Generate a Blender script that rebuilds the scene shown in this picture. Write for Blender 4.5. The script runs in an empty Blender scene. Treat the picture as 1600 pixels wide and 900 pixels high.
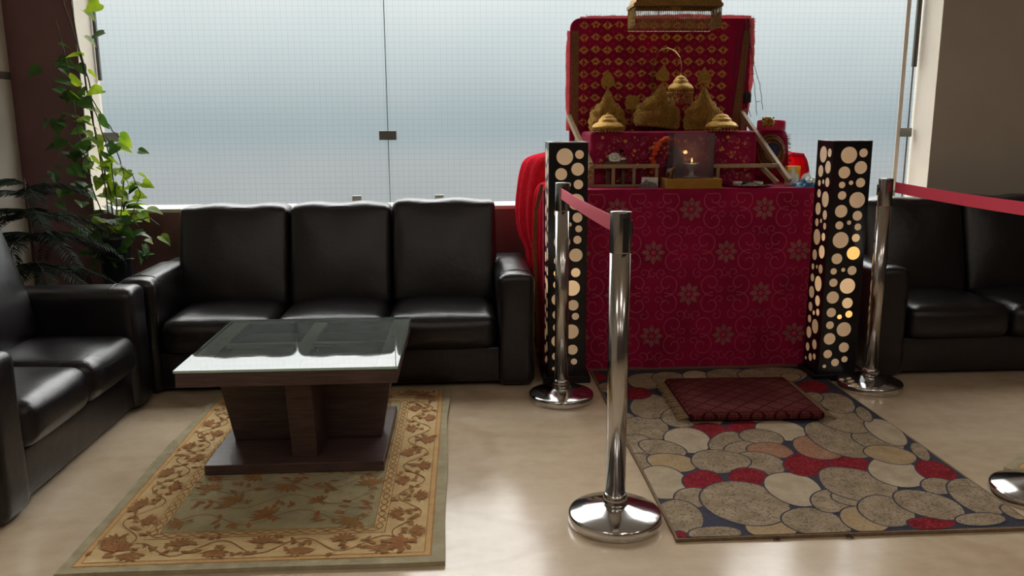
import bpy, math, random
from mathutils import Vector, Matrix
random.seed(7)
PI = math.pi
C = bpy.context.scene.collection
sc = bpy.context.scene

# ------------------------------------------------------------------ helpers
def S(r, g, b):
    f = lambda c: (c/255/12.92) if c/255 <= .04045 else ((c/255+.055)/1.055)**2.4
    return (f(r), f(g), f(b), 1)

class NT:
    def __init__(s, name):
        s.m = bpy.data.materials.new(name); s.m.use_nodes = True
        s.t = s.m.node_tree; s.t.nodes.clear()
        s.out = s.t.nodes.new('ShaderNodeOutputMaterial')
    def n(s, typ, **kw):
        nd = s.t.nodes.new('ShaderNode'+typ)
        for k, v in kw.items():
            if k.startswith('i_'):
                key = k[2:].replace('_', ' ')
                nd.inputs[key].default_value = v
            else: setattr(nd, k, v)
        return nd
    def l(s, a, b): s.t.links.new(a, b)
    def surf(s, sh): s.l(sh, s.out.inputs['Surface'])
    def pos(s): return s.n('NewGeometry').outputs['Position']
    def obj(s): return s.n('TexCoord').outputs['Object']
    def math(s, op, a, b=None):
        nd = s.n('Math', operation=op)
        for i, v in enumerate((a, b)):
            if v is None: continue
            if isinstance(v, (int, float)): nd.inputs[i].default_value = v
            else: s.l(v, nd.inputs[i])
        return nd.outputs[0]
    def ramp(s, fac, stops):
        r = s.n('ValToRGB'); s.l(fac, r.inputs[0])
        el = r.color_ramp.elements
        while len(el) < len(stops): el.new(.5)
        for e, (p, c) in zip(el, stops): e.position = p; e.color = c
        return r.outputs[0]
    def noise(s, vec, scale, detail=3, rough=.5):
        nd = s.n('TexNoise', i_Scale=scale, i_Detail=detail, i_Roughness=rough)
        s.l(vec, nd.inputs['Vector']); return nd.outputs['Fac']
    def bump(s, h, strength, dist=.01):
        b = s.n('Bump', i_Strength=strength, i_Distance=dist); s.l(h, b.inputs['Height']); return b.outputs[0]
    def mix(s, fac, a, b):
        nd = s.n('MixRGB')
        for i, v in ((0, fac), (1, a), (2, b)):
            if isinstance(v, (int, float, tuple)): nd.inputs[i].default_value = v
            else: s.l(v, nd.inputs[i])
        return nd.outputs[0]
    def bsdf(s, col, rough=.5, metal=0., spec=.5, **kw):
        p = s.n('BsdfPrincipled')
        if isinstance(col, tuple): p.inputs['Base Color'].default_value = col
        else: s.l(col, p.inputs['Base Color'])
        if isinstance(rough, (int, float)): p.inputs['Roughness'].default_value = rough
        else: s.l(rough, p.inputs['Roughness'])
        p.inputs['Metallic'].default_value = metal
        p.inputs['Specular IOR Level'].default_value = spec
        for k, v in kw.items():
            key = k.replace('_', ' ')
            if isinstance(v, (int, float, tuple)): p.inputs[key].default_value = v
            else: s.l(v, p.inputs[key])
        return p

MATS = {}
def mat(name, col, rough=.5, metal=0., spec=.5, var=0., vscale=20, bump=0., bscale=200, bdist=.002, **kw):
    if name in MATS: return MATS[name]
    t = NT(name); c = col; P = t.pos()
    if var:
        f = t.noise(P, vscale, 4, .6)
        d = tuple(x*(1-var) for x in col[:3])+(1,); b = tuple(min(1, x*(1+var)) for x in col[:3])+(1,)
        c = t.ramp(f, [(.3, d), (.7, b)])
    if bump: kw['Normal'] = t.bump(t.noise(P, bscale, 4, .6), bump, bdist)
    t.surf(t.bsdf(c, rough, metal, spec, **kw).outputs[0])
    MATS[name] = t.m; return t.m

class MB:
    """collects geometry for ONE mesh object; faces carry a slot index"""
    def __init__(s): s.v = []; s.f = []; s.mi = []; s.sm = []
    def add(s, verts, faces, slot=0, smooth=False):
        b = len(s.v); s.v += [tuple(p) for p in verts]
        for f in faces:
            s.f.append(tuple(i+b for i in f)); s.mi.append(slot); s.sm.append(smooth)
        return s
    def box(s, x0, x1, y0, y1, z0, z1, slot=0):
        v = [(x, y, z) for z in (z0, z1) for y in (y0, y1) for x in (x0, x1)]
        return s.add(v, [(0,2,3,1), (4,5,7,6), (0,1,5,4), (2,6,7,3), (0,4,6,2), (1,3,7,5)], slot)
    def rbox(s, x0, x1, y0, y1, z0, z1, r=.02, n=10, bulge=(0,0,0), slot=0, fn=None):
        """soft rounded box; bulge pushes out faces in x,y,z"""
        c = ((x0+x1)/2, (y0+y1)/2, (z0+z1)/2); h = ((x1-x0)/2, (y1-y0)/2, (z1-z0)/2)
        r = min(r, *h)
        def ticks(hh):
            k = [-hh + r*(1-math.cos(i*PI/8)) for i in range(4)]
            inner = [-(hh-r) + 2*(hh-r)*i/n for i in range(n+1)]
            return k + inner + [-a for a in reversed(k)]
        idx = {}; V = []
        def vert(p):
            key = tuple(round(a, 6) for a in p)
            if key in idx: return idx[key]
            q = [max(-(h[i]-r), min(h[i]-r, p[i])) for i in range(3)]
            d = [p[i]-q[i] for i in range(3)]
            L = math.sqrt(sum(a*a for a in d))
            if L > 1e-9: q = [q[i]+d[i]/L*r for i in range(3)]
            u = [q[i]/h[i] for i in range(3)]
            for i in range(3):
                j, k = (i+1) % 3, (i+2) % 3
                q[i] += bulge[i]*u[i]*(1-u[j]**2)*(1-u[k]**2)
            w = [q[i]+c[i] for i in range(3)]
            if fn: w = fn(w)
            idx[key] = len(V); V.append(w); return idx[key]
        T = [ticks(a) for a in h]; F = []
        for ax in range(3):
            a, b = (ax+1) % 3, (ax+2) % 3
            for sg in (-1, 1):
                for i in range(len(T[a])-1):
                    for j in range(len(T[b])-1):
                        q = []
                        for (ii, jj) in ((i, j), (i+1, j), (i+1, j+1), (i, j+1)):
                            p = [0, 0, 0]; p[ax] = sg*h[ax]; p[a] = T[a][ii]; p[b] = T[b][jj]
                            q.append(vert(p))
                        if sg < 0: q.reverse()
                        if len(set(q)) >= 3: F.append(tuple(dict.fromkeys(q)))
        return s.add(V, F, slot, True)
    def lathe(s, prof, c=(0,0,0), n=32, slot=0, smooth=True, sx=1, sy=1):
        V = []; F = []
        for (r, z) in prof:
            for k in range(n):
                a = 2*PI*k/n; V.append((c[0]+r*sx*math.cos(a), c[1]+r*sy*math.sin(a), c[2]+z))
        for i in range(len(prof)-1):
            for k in range(n):
                k2 = (k+1) % n
                F.append((i*n+k, i*n+k2, (i+1)*n+k2, (i+1)*n+k))
        if prof[0][0] > 1e-6: F.append(tuple(reversed(range(n))))
        if prof[-1][0] > 1e-6: F.append(tuple(range((len(prof)-1)*n, len(prof)*n)))
        return s.add(V, F, slot, smooth)
    def tube(s, pts, r, n=8, slot=0, r2=None):
        pts = [Vector(p) for p in pts]; V = []; F = []; m = len(pts)
        up = Vector((.13, .31, .94)).normalized()
        for i, p in enumerate(pts):
            d = (pts[min(i+1, m-1)] - pts[max(i-1, 0)]).normalized()
            if abs(d.dot(up)) > .95: up = Vector((.9, .3, .1)).normalized()
            a = d.cross(up).normalized(); b = d.cross(a)
            rr = r if r2 is None else r+(r2-r)*i/(m-1)
            for k in range(n):
                t = 2*PI*k/n; V.append(p + a*rr*math.cos(t) + b*rr*math.sin(t))
        for i in range(m-1):
            for k in range(n):
                k2 = (k+1) % n; F.append((i*n+k, i*n+k2, (i+1)*n+k2, (i+1)*n+k))
        F.append(tuple(reversed(range(n)))); F.append(tuple(range((m-1)*n, m*n)))
        return s.add(V, F, slot, True)
    def bar(s, a, b, w, slot=0):
        a, b = Vector(a), Vector(b); d = (b-a).normalized()
        x = d.cross(Vector((0,0,1)))
        x = x.normalized() if x.length > 1e-4 else Vector((1,0,0))
        y = x.cross(d); h = w/2; V = []
        for p in (a, b):
            for (i, j) in ((-h,-h), (h,-h), (h,h), (-h,h)): V.append(p+x*i+y*j)
        return s.add(V, [(3,2,1,0), (4,5,6,7), (0,1,5,4), (1,2,6,5), (2,3,7,6), (3,0,4,7)], slot)
    def ball(s, c, r, n=10, slot=0, sc=(1,1,1), jit=0):
        V = [(c[0], c[1], c[2]-r*sc[2])]; F = []; m = max(4, n//2)
        for i in range(1, m):
            t = -PI/2+PI*i/m
            for k in range(n):
                a = 2*PI*k/n; q = r*(1+random.uniform(-jit, jit))
                V.append((c[0]+q*sc[0]*math.cos(t)*math.cos(a), c[1]+q*sc[1]*math.cos(t)*math.sin(a), c[2]+q*sc[2]*math.sin(t)))
        V.append((c[0], c[1], c[2]+r*sc[2]))
        for k in range(n):
            k2 = (k+1) % n; F.append((0, 1+k2, 1+k))
            for i in range(m-2): F.append((1+i*n+k, 1+i*n+k2, 1+(i+1)*n+k2, 1+(i+1)*n+k))
            F.append((1+(m-2)*n+k, 1+(m-2)*n+k2, len(V)-1))
        return s.add(V, F, slot, True)
    def poly(s, pts, slot=0): return s.add(pts, [tuple(range(len(pts)))], slot)
    def disc(s, c, r, ax, n=24, slot=0, ry=None):
        """flat disc, normal towards ax in '-y','-x','+x','+y','+z'"""
        P = []
        for k in range(n):
            a = 2*PI*k/n; u, w = r*math.cos(a), (ry or r)*math.sin(a)
            P.append({'-y': (c[0]+u, c[1], c[2]+w), '+y': (c[0]-u, c[1], c[2]+w), '-x': (c[0], c[1]-u, c[2]+w),
                      '+x': (c[0], c[1]+u, c[2]+w), '+z': (c[0]+u, c[1]+w, c[2])}[ax])
        return s.poly(P, slot)
    def prism(s, outline, mp, slot=0, smooth=False):
        """outline 2D list, mp(u,v,side) -> point for side 0 / 1"""
        n = len(outline); V = [mp(u, v, 0) for u, v in outline]+[mp(u, v, 1) for u, v in outline]
        F = [tuple(range(n)), tuple(reversed(range(n, 2*n)))]
        for i in range(n): F.append((i, i+n, (i+1) % n+n, (i+1) % n))
        return s.add(V, F, slot, smooth)
    def ribbon(s, pts, w, slot=0, mp=None):
        """flat ribbon along 2D pts, mapped by mp(u,v)"""
        m = len(pts); V = []
        for i, (x, y) in enumerate(pts):
            x0, y0 = pts[max(i-1, 0)]; x1, y1 = pts[min(i+1, m-1)]
            dx, dy = x1-x0, y1-y0; L = math.hypot(dx, dy) or 1; nx, ny = -dy/L*w/2, dx/L*w/2
            V += [mp(x+nx, y+ny), mp(x-nx, y-ny)]
        return s.add(V, [(2*i+1, 2*i+3, 2*i+2, 2*i) for i in range(m-1)], slot)
    def grid(s, fn, nu, nv, slot=0, smooth=True):
        V = [fn(i/nu, j/nv) for j in range(nv+1) for i in range(nu+1)]
        F = [(j*(nu+1)+i, j*(nu+1)+i+1, (j+1)*(nu+1)+i+1, (j+1)*(nu+1)+i) for j in range(nv) for i in range(nu)]
        return s.add(V, F, slot, smooth)
    def build(s, name, mats, parent=None, world=False, bevel=0, solid=0, autosmooth=False):
        me = bpy.data.meshes.new(name)
        vs = s.v
        if parent is not None and world:
            p = world_loc(parent)
            vs = [(a-p[0], b-p[1], c-p[2]) for a, b, c in vs]
        me.from_pydata(vs, [], s.f)
        if not isinstance(mats, (list, tuple)): mats = [mats]
        for m in mats: me.materials.append(m)
        me.polygons.foreach_set('material_index', s.mi)
        me.polygons.foreach_set('use_smooth', s.sm)
        me.update()
        o = bpy.data.objects.new(name, me); C.objects.link(o)
        if parent is not None: o.parent = parent
        if solid:
            md = o.modifiers.new('solid', 'SOLIDIFY'); md.thickness = solid; md.offset = 0
        if bevel:
            md = o.modifiers.new('bevel', 'BEVEL'); md.width = bevel; md.segments = 3; md.limit_method = 'ANGLE'
            md.harden_normals = False
        return o

def world_loc(o):
    v = Vector(o.location)
    while o.parent is not None: o = o.parent; v += Vector(o.location)
    return v
def thing(name, label, cat, loc=(0,0,0), rz=0, group=None):
    o = bpy.data.objects.new(name, None); C.objects.link(o); o.empty_display_size = .05
    o.location = loc; o.rotation_euler = (0, 0, rz); o['label'] = label; o['category'] = cat
    if group: o['group'] = group
    return o
def tag(o, label, cat, group=None):
    o['label'] = label; o['category'] = cat
    if group: o['group'] = group
    return o
def struct(o): o['kind'] = 'structure'; return o
def dup(root, loc, rz, label):
    r = root.copy(); C.objects.link(r); r.location = loc; r.rotation_euler = (0, 0, rz); r['label'] = label
    for ch in list(root.children):
        c = ch.copy(); C.objects.link(c); c.parent = r
        for g in list(ch.children):
            d = g.copy(); C.objects.link(d); d.parent = c
    return r

# ------------------------------------------------------------------ materials
def m_floor():
    t = NT('polished_marble'); P = t.pos()
    mp = t.n('Mapping'); t.l(P, mp.inputs[0]); mp.inputs['Scale'].default_value = (.45, 1.6, 1)
    a = t.noise(mp.outputs[0], 2.2, 6, .62); b = t.noise(P, 14, 5, .6)
    c = t.ramp(a, [(.25, S(188,166,138)), (.5, S(204,184,157)), (.75, S(217,199,175))])
    c = t.mix(.12, c, t.ramp(b, [(.35, S(160,135,105)), (.65, S(228,212,186))]))
    v = t.n('TexWave', i_Scale=.55, i_Distortion=9., i_Detail=4.); t.l(mp.outputs[0], v.inputs['Vector'])
    c = t.mix(t.math('MULTIPLY', t.ramp(v.outputs['Fac'], [(.0, (1,1,1,1)), (.03, (0,0,0,1))]), .22), c, S(165,135,100))
    t.surf(t.bsdf(c, .17, 0, .5).outputs[0]); return t.m
def m_leather():
    t = NT('dark_brown_leather'); P = t.pos()
    vo = t.n('TexVoronoi', i_Scale=260.); t.l(P, vo.inputs['Vector'])
    w = t.noise(P, 9, 4, .6)
    h = t.math('ADD', t.math('MULTIPLY', vo.outputs['Distance'], .25), t.math('MULTIPLY', w, 1.6))
    c = t.ramp(t.noise(P, 5, 3), [(.3, S(17,14,18)), (.7, S(25,21,24))])
    t.surf(t.bsdf(c, .29, 0, .55, Normal=t.bump(h, .35, .006)).outputs[0]); return t.m
def m_wood():
    t = NT('dark_wenge_wood'); P = t.pos()
    mp = t.n('Mapping'); t.l(P, mp.inputs[0]); mp.inputs['Scale'].default_value = (3, 40, 40)
    c = t.ramp(t.noise(mp.outputs[0], 3, 4), [(.3, S(62,46,43)), (.7, S(92,70,65))])
    t.surf(t.bsdf(c, .38).outputs[0]); return t.m
def m_pane():
    """frosted sheet: scatters the sky outside; fine wire grid set in it"""
    t = NT('frosted_wired_glass'); P = t.pos()
    sp = t.n('SeparateXYZ'); t.l(P, sp.inputs[0])
    def line(o):
        f = t.math('FRACT', t.math('DIVIDE', t.math('ADD', o, 10), .0345))
        return t.math('LESS_THAN', f, .075)
    g = t.math('MAXIMUM', line(sp.outputs[0]), line(sp.outputs[2]))
    cl = t.noise(P, 1.3, 2)
    base = t.ramp(cl, [(.3, (.89,.92,.93,1)), (.7, (.96,.97,.97,1))])
    c = t.mix(t.math('MULTIPLY', g, .24), base, (.30,.40,.46,1))
    tr = t.n('BsdfTranslucent'); t.l(c, tr.inputs['Color'])
    rf = t.n('BsdfRefraction', i_Roughness=.29, i_IOR=1.2); t.l(c, rf.inputs['Color'])
    mx = t.n('MixShader', i_Fac=.97); t.l(tr.outputs[0], mx.inputs[1]); t.l(rf.outputs[0], mx.inputs[2])
    gl = t.n('BsdfGlossy', i_Roughness=.25); fr = t.n('Fresnel', i_IOR=1.35)
    m2 = t.n('MixShader'); t.l(t.math('MULTIPLY', fr.outputs[0], .5), m2.inputs[0]); t.l(mx.outputs[0], m2.inputs[1]); t.l(gl.outputs[0], m2.inputs[2])
    t.surf(m2.outputs[0]); return t.m
def m_clear():
    t = NT('clear_back_face'); tr = t.n('BsdfTransparent'); t.surf(tr.outputs[0]); return t.m
def m_thin(name, tint, gloss=.12, rough=.03):
    """thin clear sheet (acrylic)"""
    t = NT(name); tr = t.n('BsdfTransparent', i_Color=tint); gl = t.n('BsdfGlossy', i_Roughness=rough)
    fr = t.n('Fresnel', i_IOR=1.5); f = t.math('ADD', fr.outputs[0], gloss-.04)
    mx = t.n('MixShader'); t.l(f, mx.inputs[0]); t.l(tr.outputs[0], mx.inputs[1]); t.l(gl.outputs[0], mx.inputs[2])
    t.surf(mx.outputs[0]); return t.m
def m_velvet(name, col, dark=.55):
    t = NT(name); P = t.pos()
    d = tuple(x*dark for x in col[:3])+(1,)
    c = t.ramp(t.noise(P, 7, 4, .6), [(.3, d), (.7, col)])
    h = t.noise(P, 500, 2)
    t.surf(t.bsdf(c, .8, 0, .2, Normal=t.bump(h, .3, .002), Sheen_Weight=.15, Sheen_Tint=S(255,90,120)).outputs[0]); return t.m
def m_sheer(name, col):
    t = NT(name); P = t.pos()
    c = t.ramp(t.noise(P, 30, 4), [(.3, tuple(x*.8 for x in col[:3])+(1,)), (.7, col)])
    d = t.n('BsdfDiffuse'); t.l(c, d.inputs[0]); tr = t.n('BsdfTranslucent'); t.l(c, tr.inputs[0])
    mx = t.n('MixShader', i_Fac=.5); t.l(d.outputs[0], mx.inputs[1]); t.l(tr.outputs[0], mx.inputs[2]); t.surf(mx.outputs[0]); return t.m
def m_pebble(name, a, b, spk, amt):
    t = NT(name); P = t.pos()
    c = t.ramp(t.noise(P, 16, 4, .6), [(.3, a), (.7, b)])
    f = t.ramp(t.noise(P, 120, 2, .6), [(.54, (0,0,0,1)), (.62, (1,1,1,1))])
    c = t.mix(t.math('MULTIPLY', f, amt), c, spk)
    t.surf(t.bsdf(c, .9, 0, .1, Normal=t.bump(t.noise(P, 420, 2), .5, .002)).outputs[0]); return t.m
def m_pile(name, a, b, sc_=26):
    t = NT(name); P = t.pos()
    c = t.ramp(t.noise(P, sc_, 5, .65), [(.3, a), (.7, b)])
    t.surf(t.bsdf(c, .95, 0, .08, Normal=t.bump(t.noise(P, 380, 2), .7, .003)).outputs[0]); return t.m
def m_leaf(name, a, b, trans=.5, rough=.4):
    t = NT(name); P = t.pos()
    c = t.ramp(t.noise(P, 14, 3), [(.3, a), (.7, b)])
    p = t.bsdf(c, rough, 0, .4); tr = t.n('BsdfTranslucent'); t.l(c, tr.inputs[0])
    mx = t.n('MixShader', i_Fac=trans); t.l(p.outputs[0], mx.inputs[1]); t.l(tr.outputs[0], mx.inputs[2]); t.surf(mx.outputs[0]); return t.m
def m_gold(name, col, rough=.38, bs=240, bstr=.6):
    t = NT(name); P = t.pos()
    vo = t.n('TexVoronoi', i_Scale=bs); t.l(P, vo.inputs['Vector'])
    c = t.ramp(t.noise(P, 90, 5, .7), [(.3, tuple(x*.55 for x in col[:3])+(1,)), (.65, col)])
    ve = t.n('TexVoronoi', feature='DISTANCE_TO_EDGE', i_Scale=bs*.42)
    wv = t.n('TexNoise', i_Scale=35.); t.l(P, wv.inputs['Vector']); t.l(t.mix(.12, P, wv.outputs['Color']), ve.inputs['Vector'])
    c = t.mix(t.ramp(ve.outputs['Distance'], [(.03, (1,1,1,1)), (.14, (0,0,0,1))]), c, tuple(x*.22 for x in col[:3])+(1,))
    t.surf(t.bsdf(c, rough, .75, .5, Normal=t.bump(vo.outputs['Distance'], bstr, .006)).outputs[0]); return t.m
def m_haze(name):
    t = NT(name); tr = t.n('BsdfTransparent', i_Color=(.93,.92,.94,1)); gl = t.n('BsdfGlossy', i_Roughness=.05)
    d = t.n('BsdfDiffuse', i_Color=(.62,.58,.64,1)); fr = t.n('Fresnel', i_IOR=1.5)
    m0 = t.n('MixShader', i_Fac=.06); t.l(tr.outputs[0], m0.inputs[1]); t.l(d.outputs[0], m0.inputs[2])
    m1 = t.n('MixShader'); t.l(fr.outputs[0], m1.inputs[0]); t.l(m0.outputs[0], m1.inputs[1]); t.l(gl.outputs[0], m1.inputs[2])
    t.surf(m1.outputs[0]); return t.m
def m_emit(name, col, st):
    t = NT(name); e = t.n('Emission', i_Color=col, i_Strength=st); t.surf(e.outputs[0]); return t.m
def m_cushion():
    t = NT('block_printed_cloth'); P = t.obj(); sp = t.n('SeparateXYZ'); t.l(P, sp.inputs[0])
    x, y = sp.outputs[0], sp.outputs[1]
    def diag(k):
        u = t.math('ADD', x, t.math('MULTIPLY', y, k))
        f = t.math('ABSOLUTE', t.math('SUBTRACT', t.math('FRACT', t.math('ADD', t.math('DIVIDE', u, .105), 10)), .5))
        return t.math('LESS_THAN', f, .06)
    g = t.math('MAXIMUM', diag(1.1), diag(-1.1))
    vo = t.n('TexVoronoi', i_Scale=95.); vo.inputs['Randomness'].default_value = .15; t.l(P, vo.inputs['Vector'])
    dots = t.math('LESS_THAN', vo.outputs['Distance'], .36)
    c = t.mix(t.math('MULTIPLY', dots, .75), S(88,34,38), S(128,80,70))
    c = t.mix(g, c, S(66,18,26))
    t.surf(t.bsdf(c, .9, 0, .1, Normal=t.bump(t.noise(P, 300, 2), .4, .002)).outputs[0]); return t.m

M_floor = m_floor(); M_leather = m_leather(); M_wood = m_wood(); M_pane = m_pane(); M_clear = m_clear()
M_maroon = mat('maroon_paint', S(118,80,82), .55, var=.08, vscale=6)
M_beige = mat('beige_wall_paint', S(200,193,180), .6, var=.04, vscale=3)
M_cream = mat('cream_reveal_paint', S(214,206,190), .55, var=.04, vscale=4)
M_white = mat('white_ceiling_paint', S(225,220,210), .7, var=.02)
M_lobby = mat('lobby_wall_paint', S(96,84,72), .7, var=.05, vscale=2)
M_steel = mat('brushed_steel', (.50,.48,.46,1), .18, 1., bump=.05, bscale=90)
M_steel_top = mat('polished_steel', (.66,.66,.66,1), .12, 1., bump=.06, bscale=40)
M_dark_metal = mat('dark_cap_plastic', S(28,28,30), .35)
M_fit = mat('patch_fitting_metal', S(125,128,122), .45, .6)
M_tape = mat('pink_belt_webbing', S(255,104,124), .42, .6, bump=.3, bscale=500)
M_tape_red = mat('crimson_belt_webbing', S(255,88,112), .42, .6, bump=.3, bscale=500)
M_lampblack = mat('black_lacquer', S(13,13,19), .3)
def m_dot(name, e):
    t = NT(name); p = t.bsdf(S(232,212,188), .6, 0, .3, Emission_Color=S(255,205,150), Emission_Strength=e); t.surf(p.outputs[0]); return t.m
M_dot = m_dot('translucent_white_shade', .16); M_dotw = m_dot('warm_lit_shade', .42)
M_dothot = m_emit('bulb_lit_shade', S(255,196,110), 1.1)
M_crimson = m_velvet('crimson_velvet', (.37,.003,.058,1))
M_red = m_velvet('bright_red_cloth', (.62,.02,.05,1))
M_embr = m_velvet('embroidered_crimson', (.34,.008,.06,1))
M_scroll = mat('rose_scroll_thread', (.42,.04,.085,1), .6, var=.3, vscale=60, bump=.5, bscale=500)
M_flower = mat('bronze_flower_thread', (.29,.08,.08,1), .6, var=.5, vscale=60, bump=.5, bscale=500)
M_pinksheer = m_sheer('pink_sheer_cloth', S(240,150,156))
M_redsheer = m_sheer('red_net_cloth', S(248,58,80))
M_gold = m_gold('embossed_gold', (.80,.50,.13,1))
M_goldl = m_gold('pale_gold', (.80,.47,.10,1), .42, 300, .4)
M_goldd = m_gold('aged_gold', (.62,.36,.10,1), .5, 300, .6)
M_border = mat('dull_gold_brocade', S(128,86,48), .6, .25, var=.4, vscale=120, bump=.6, bscale=400)
M_sequin = mat('gold_sequin_thread', S(206,146,66), .4, .4, var=.6, vscale=240, bump=.8, bscale=500)
M_cane = mat('cream_painted_wood', S(156,134,98), .5, var=.15, vscale=40)
M_brass = mat('brass_sheet', S(170,124,48), .35, .55, var=.15, vscale=20)
M_acrylic = m_haze('smoky_acrylic')
M_paper = mat('white_paper', S(225,222,215), .7, var=.06, vscale=60)
M_bluebag = mat('blue_plastic', S(22,98,140), .35, var=.35, vscale=50)
M_whitebag = mat('white_plastic', S(205,222,225), .35, var=.1, vscale=50)
M_yellow = mat('yellow_card', S(226,168,28), .5, var=.08, vscale=50)
M_silver = mat('silver_leaf', (.75,.74,.70,1), .3, 1., bump=.8, bscale=120, bdist=.006)
M_brown = mat('brown_wood', S(92,70,52), .6, var=.2, vscale=60)
M_grey = mat('grey_cloth', S(104,100,98), .8, var=.3, vscale=90)
M_bronze = mat('dark_bronze', S(104,76,48), .45, .6, var=.3, vscale=120)
M_marigold = mat('orange_marigold', S(206,74,16), .8, var=.35, vscale=160, bump=.8, bscale=300)
M_navy = mat('navy_cloth', S(28,32,66), .7, var=.2, vscale=50)
M_black = mat('black_plastic', S(18,18,20), .4)
M_wire = mat('dark_wire', S(52,48,44), .5)
M_leafA = m_leaf('lit_leaf', S(86,126,24), S(156,178,42), .55)
M_leafB = m_leaf('shaded_leaf', S(40,72,26), S(72,108,38), .4)  # same leaf in darker green, shade put into its colour
M_stem = mat('brown_green_stem', S(62,58,34), .6)
M_needle = m_leaf('dark_needle', S(18,30,20), S(30,46,28), .2, .8)
M_trunk = mat('bark', S(62,46,34), .8, var=.3, vscale=60)
M_pot = mat('dark_glazed_pot', S(30,30,36), .3)
M_pot2 = mat('brown_planter', S(66,40,32), .5)
M_soil = mat('soil', S(40,30,24), .9)
M_rubber = mat('black_rubber', S(15,15,15), .7)

# ------------------------------------------------------------------ camera
F = 1300.; p_, y_, r_ = math.radians(11.3), math.radians(3.2), math.radians(.3)
fw = Vector((math.sin(y_)*math.cos(p_), math.cos(y_)*math.cos(p_), -math.sin(p_)))
rt = Vector((math.cos(y_), -math.sin(y_), 0)); up = rt.cross(fw)
rt2 = rt*math.cos(r_)-up*math.sin(r_); up2 = up*math.cos(r_)+rt*math.sin(r_)
cam = bpy.data.cameras.new('camera'); co = bpy.data.objects.new('camera', cam); C.objects.link(co)
cam.sensor_width = 36; cam.lens = F/1600*36; cam.clip_start = .05
co.matrix_world = Matrix(((rt2.x, up2.x, -fw.x, 0), (rt2.y, up2.y, -fw.y, 0), (rt2.z, up2.z, -fw.z, 1.3), (0, 0, 0, 1)))
sc.camera = co

# ------------------------------------------------------------------ setting
XL, XR, YB, YF, ZC = -2.53, 5.2, 4.95, -4.5, 3.15
YG = 5.17
def sbox(name, m, *a, bevel=0): return struct(MB().box(*a).build(name, m, bevel=bevel))
sbox('floor', M_floor, XL-.15, XR+.15, YF-.15, YB+.25, -.1, 0)
sbox('ceiling', M_white, XL-.15, XR+.15, YF-.15, YB+.25, ZC, ZC+.1)
b = MB().box(XL-.15, XL, YF, YB+.25, 0, ZC)
struct(b.build('wall_left', M_beige))
sbox('trim_1', mat('grey_groove_band', S(96,92,86), .6), XL, XL+.006, YF, YB-.001, 1.545, 1.585)
# back wall: maroon below the sill and at the left corner
wb = MB().box(XL, 2.82, YB, YB+.20, 0, .79).box(XL, -2.15, YB, YB+.20, .79, ZC)
struct(wb.build('wall_back', M_maroon))
struct(MB().box(2.82, XR, YB, YB+.20, 0, ZC).build('wall_back_right', M_beige))
sbox('trim_2', M_cream, -2.15, 2.82, YB-.004, YB+.25, .79, .812, bevel=.003)      # sill
sbox('trim_3', M_cream, -2.15, -2.145, YB-.002, YB+.25, .812, ZC)                 # left reveal
sbox('trim_4', M_cream, 2.815, 2.82, YB-.002, YB+.25, .812, ZC)                   # right reveal
sbox('wall_right', M_lobby, XR, XR+.15, YF, YB+.25, 0, ZC)
sbox('wall_front', M_lobby, XL, XR, YF-.15, YF, 0, ZC)
# glazing: three frosted sheets with patch fittings
xs = [-2.15, -.46, 1.18, 2.82]
for i in range(3):
    w = bpy.data.objects.new('window_%d' % (i+1), None); C.objects.link(w); w.location = (xs[i], YG, .812); struct(w)
    x0, x1 = xs[i]+.0025, xs[i+1]-.0025
    pb = MB(); e = .012
    v = [(x, y, z) for z in (.815, ZC) for y in (YG, YG+e) for x in (x0, x1)]
    pb.add(v, [(0,1,5,4)], 0); pb.add(v, [(2,6,7,3), (0,4,6,2), (1,3,7,5), (0,2,3,1), (4,5,7,6)], 1)
    pb.build('glass_pane', [M_pane, M_clear], w, world=True)
    fl = [(x0+.07, .835), (x1-.20, .838)] if i == 0 else [(x0+.30, .838), (x1-.12, .838)]
    for (fx, fz) in fl:
        MB().box(fx-.027, fx+.027, YG-.022, YG+.02, fz-.022, fz+.022).build('patch_fitting', M_fit, w, world=True, bevel=.002)
    j = MB()
    if i < 2:
        MB().box(xs[i+1]-.052, xs[i+1]+.052, YG-.024, YG+.02, 1.195, 1.25).build('joint_fitting', M_fit, w, world=True, bevel=.003)
        MB().box(xs[i+1]-.0022, xs[i+1]+.0022, YG-.001, YG+.012, .815, ZC).build('sealant_joint', mat('grey_sealant', S(118,126,126), .6), w, world=True)
    else:
        MB().box(2.735, 2.80, YG-.024, YG-.002, 1.195, 1.25).build('joint_fitting', M_fit, w, world=True, bevel=.003)
        MB().box(2.71, 2.735, YG-.006, YG-.001, .815, ZC).build('edge_strip', M_cream, w, world=True)
        MB().box(2.778, 2.785, YG-.008, YG-.001, .815, ZC).build('sealant_joint', mat('brown_seal', S(96,88,76), .6), w, world=True)
        MB().box(2.770, 2.795, YG-.022, YG-.003, 1.62, ZC).build('closer_bar', mat('dark_bar', S(82,80,74), .5), w, world=True)
    if i == 0:
        MB().box(-2.136, -2.118, YG-.02, YG-.001, 1.55, ZC).build('edge_bar', mat('dark_bar2', S(92,96,96), .5), w, world=True)
        MB().box(-2.14, -2.05, YG-.024, YG-.002, 1.195, 1.25).build('joint_fitting', M_fit, w, world=True, bevel=.003)
# ground outside the glass
struct(MB().box(-30, 30, YB+.6, 60, -.5, -.4).build('ground_outside', mat('outdoor_paving', S(34,42,46), .9, var=.15, vscale=1)))

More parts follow.
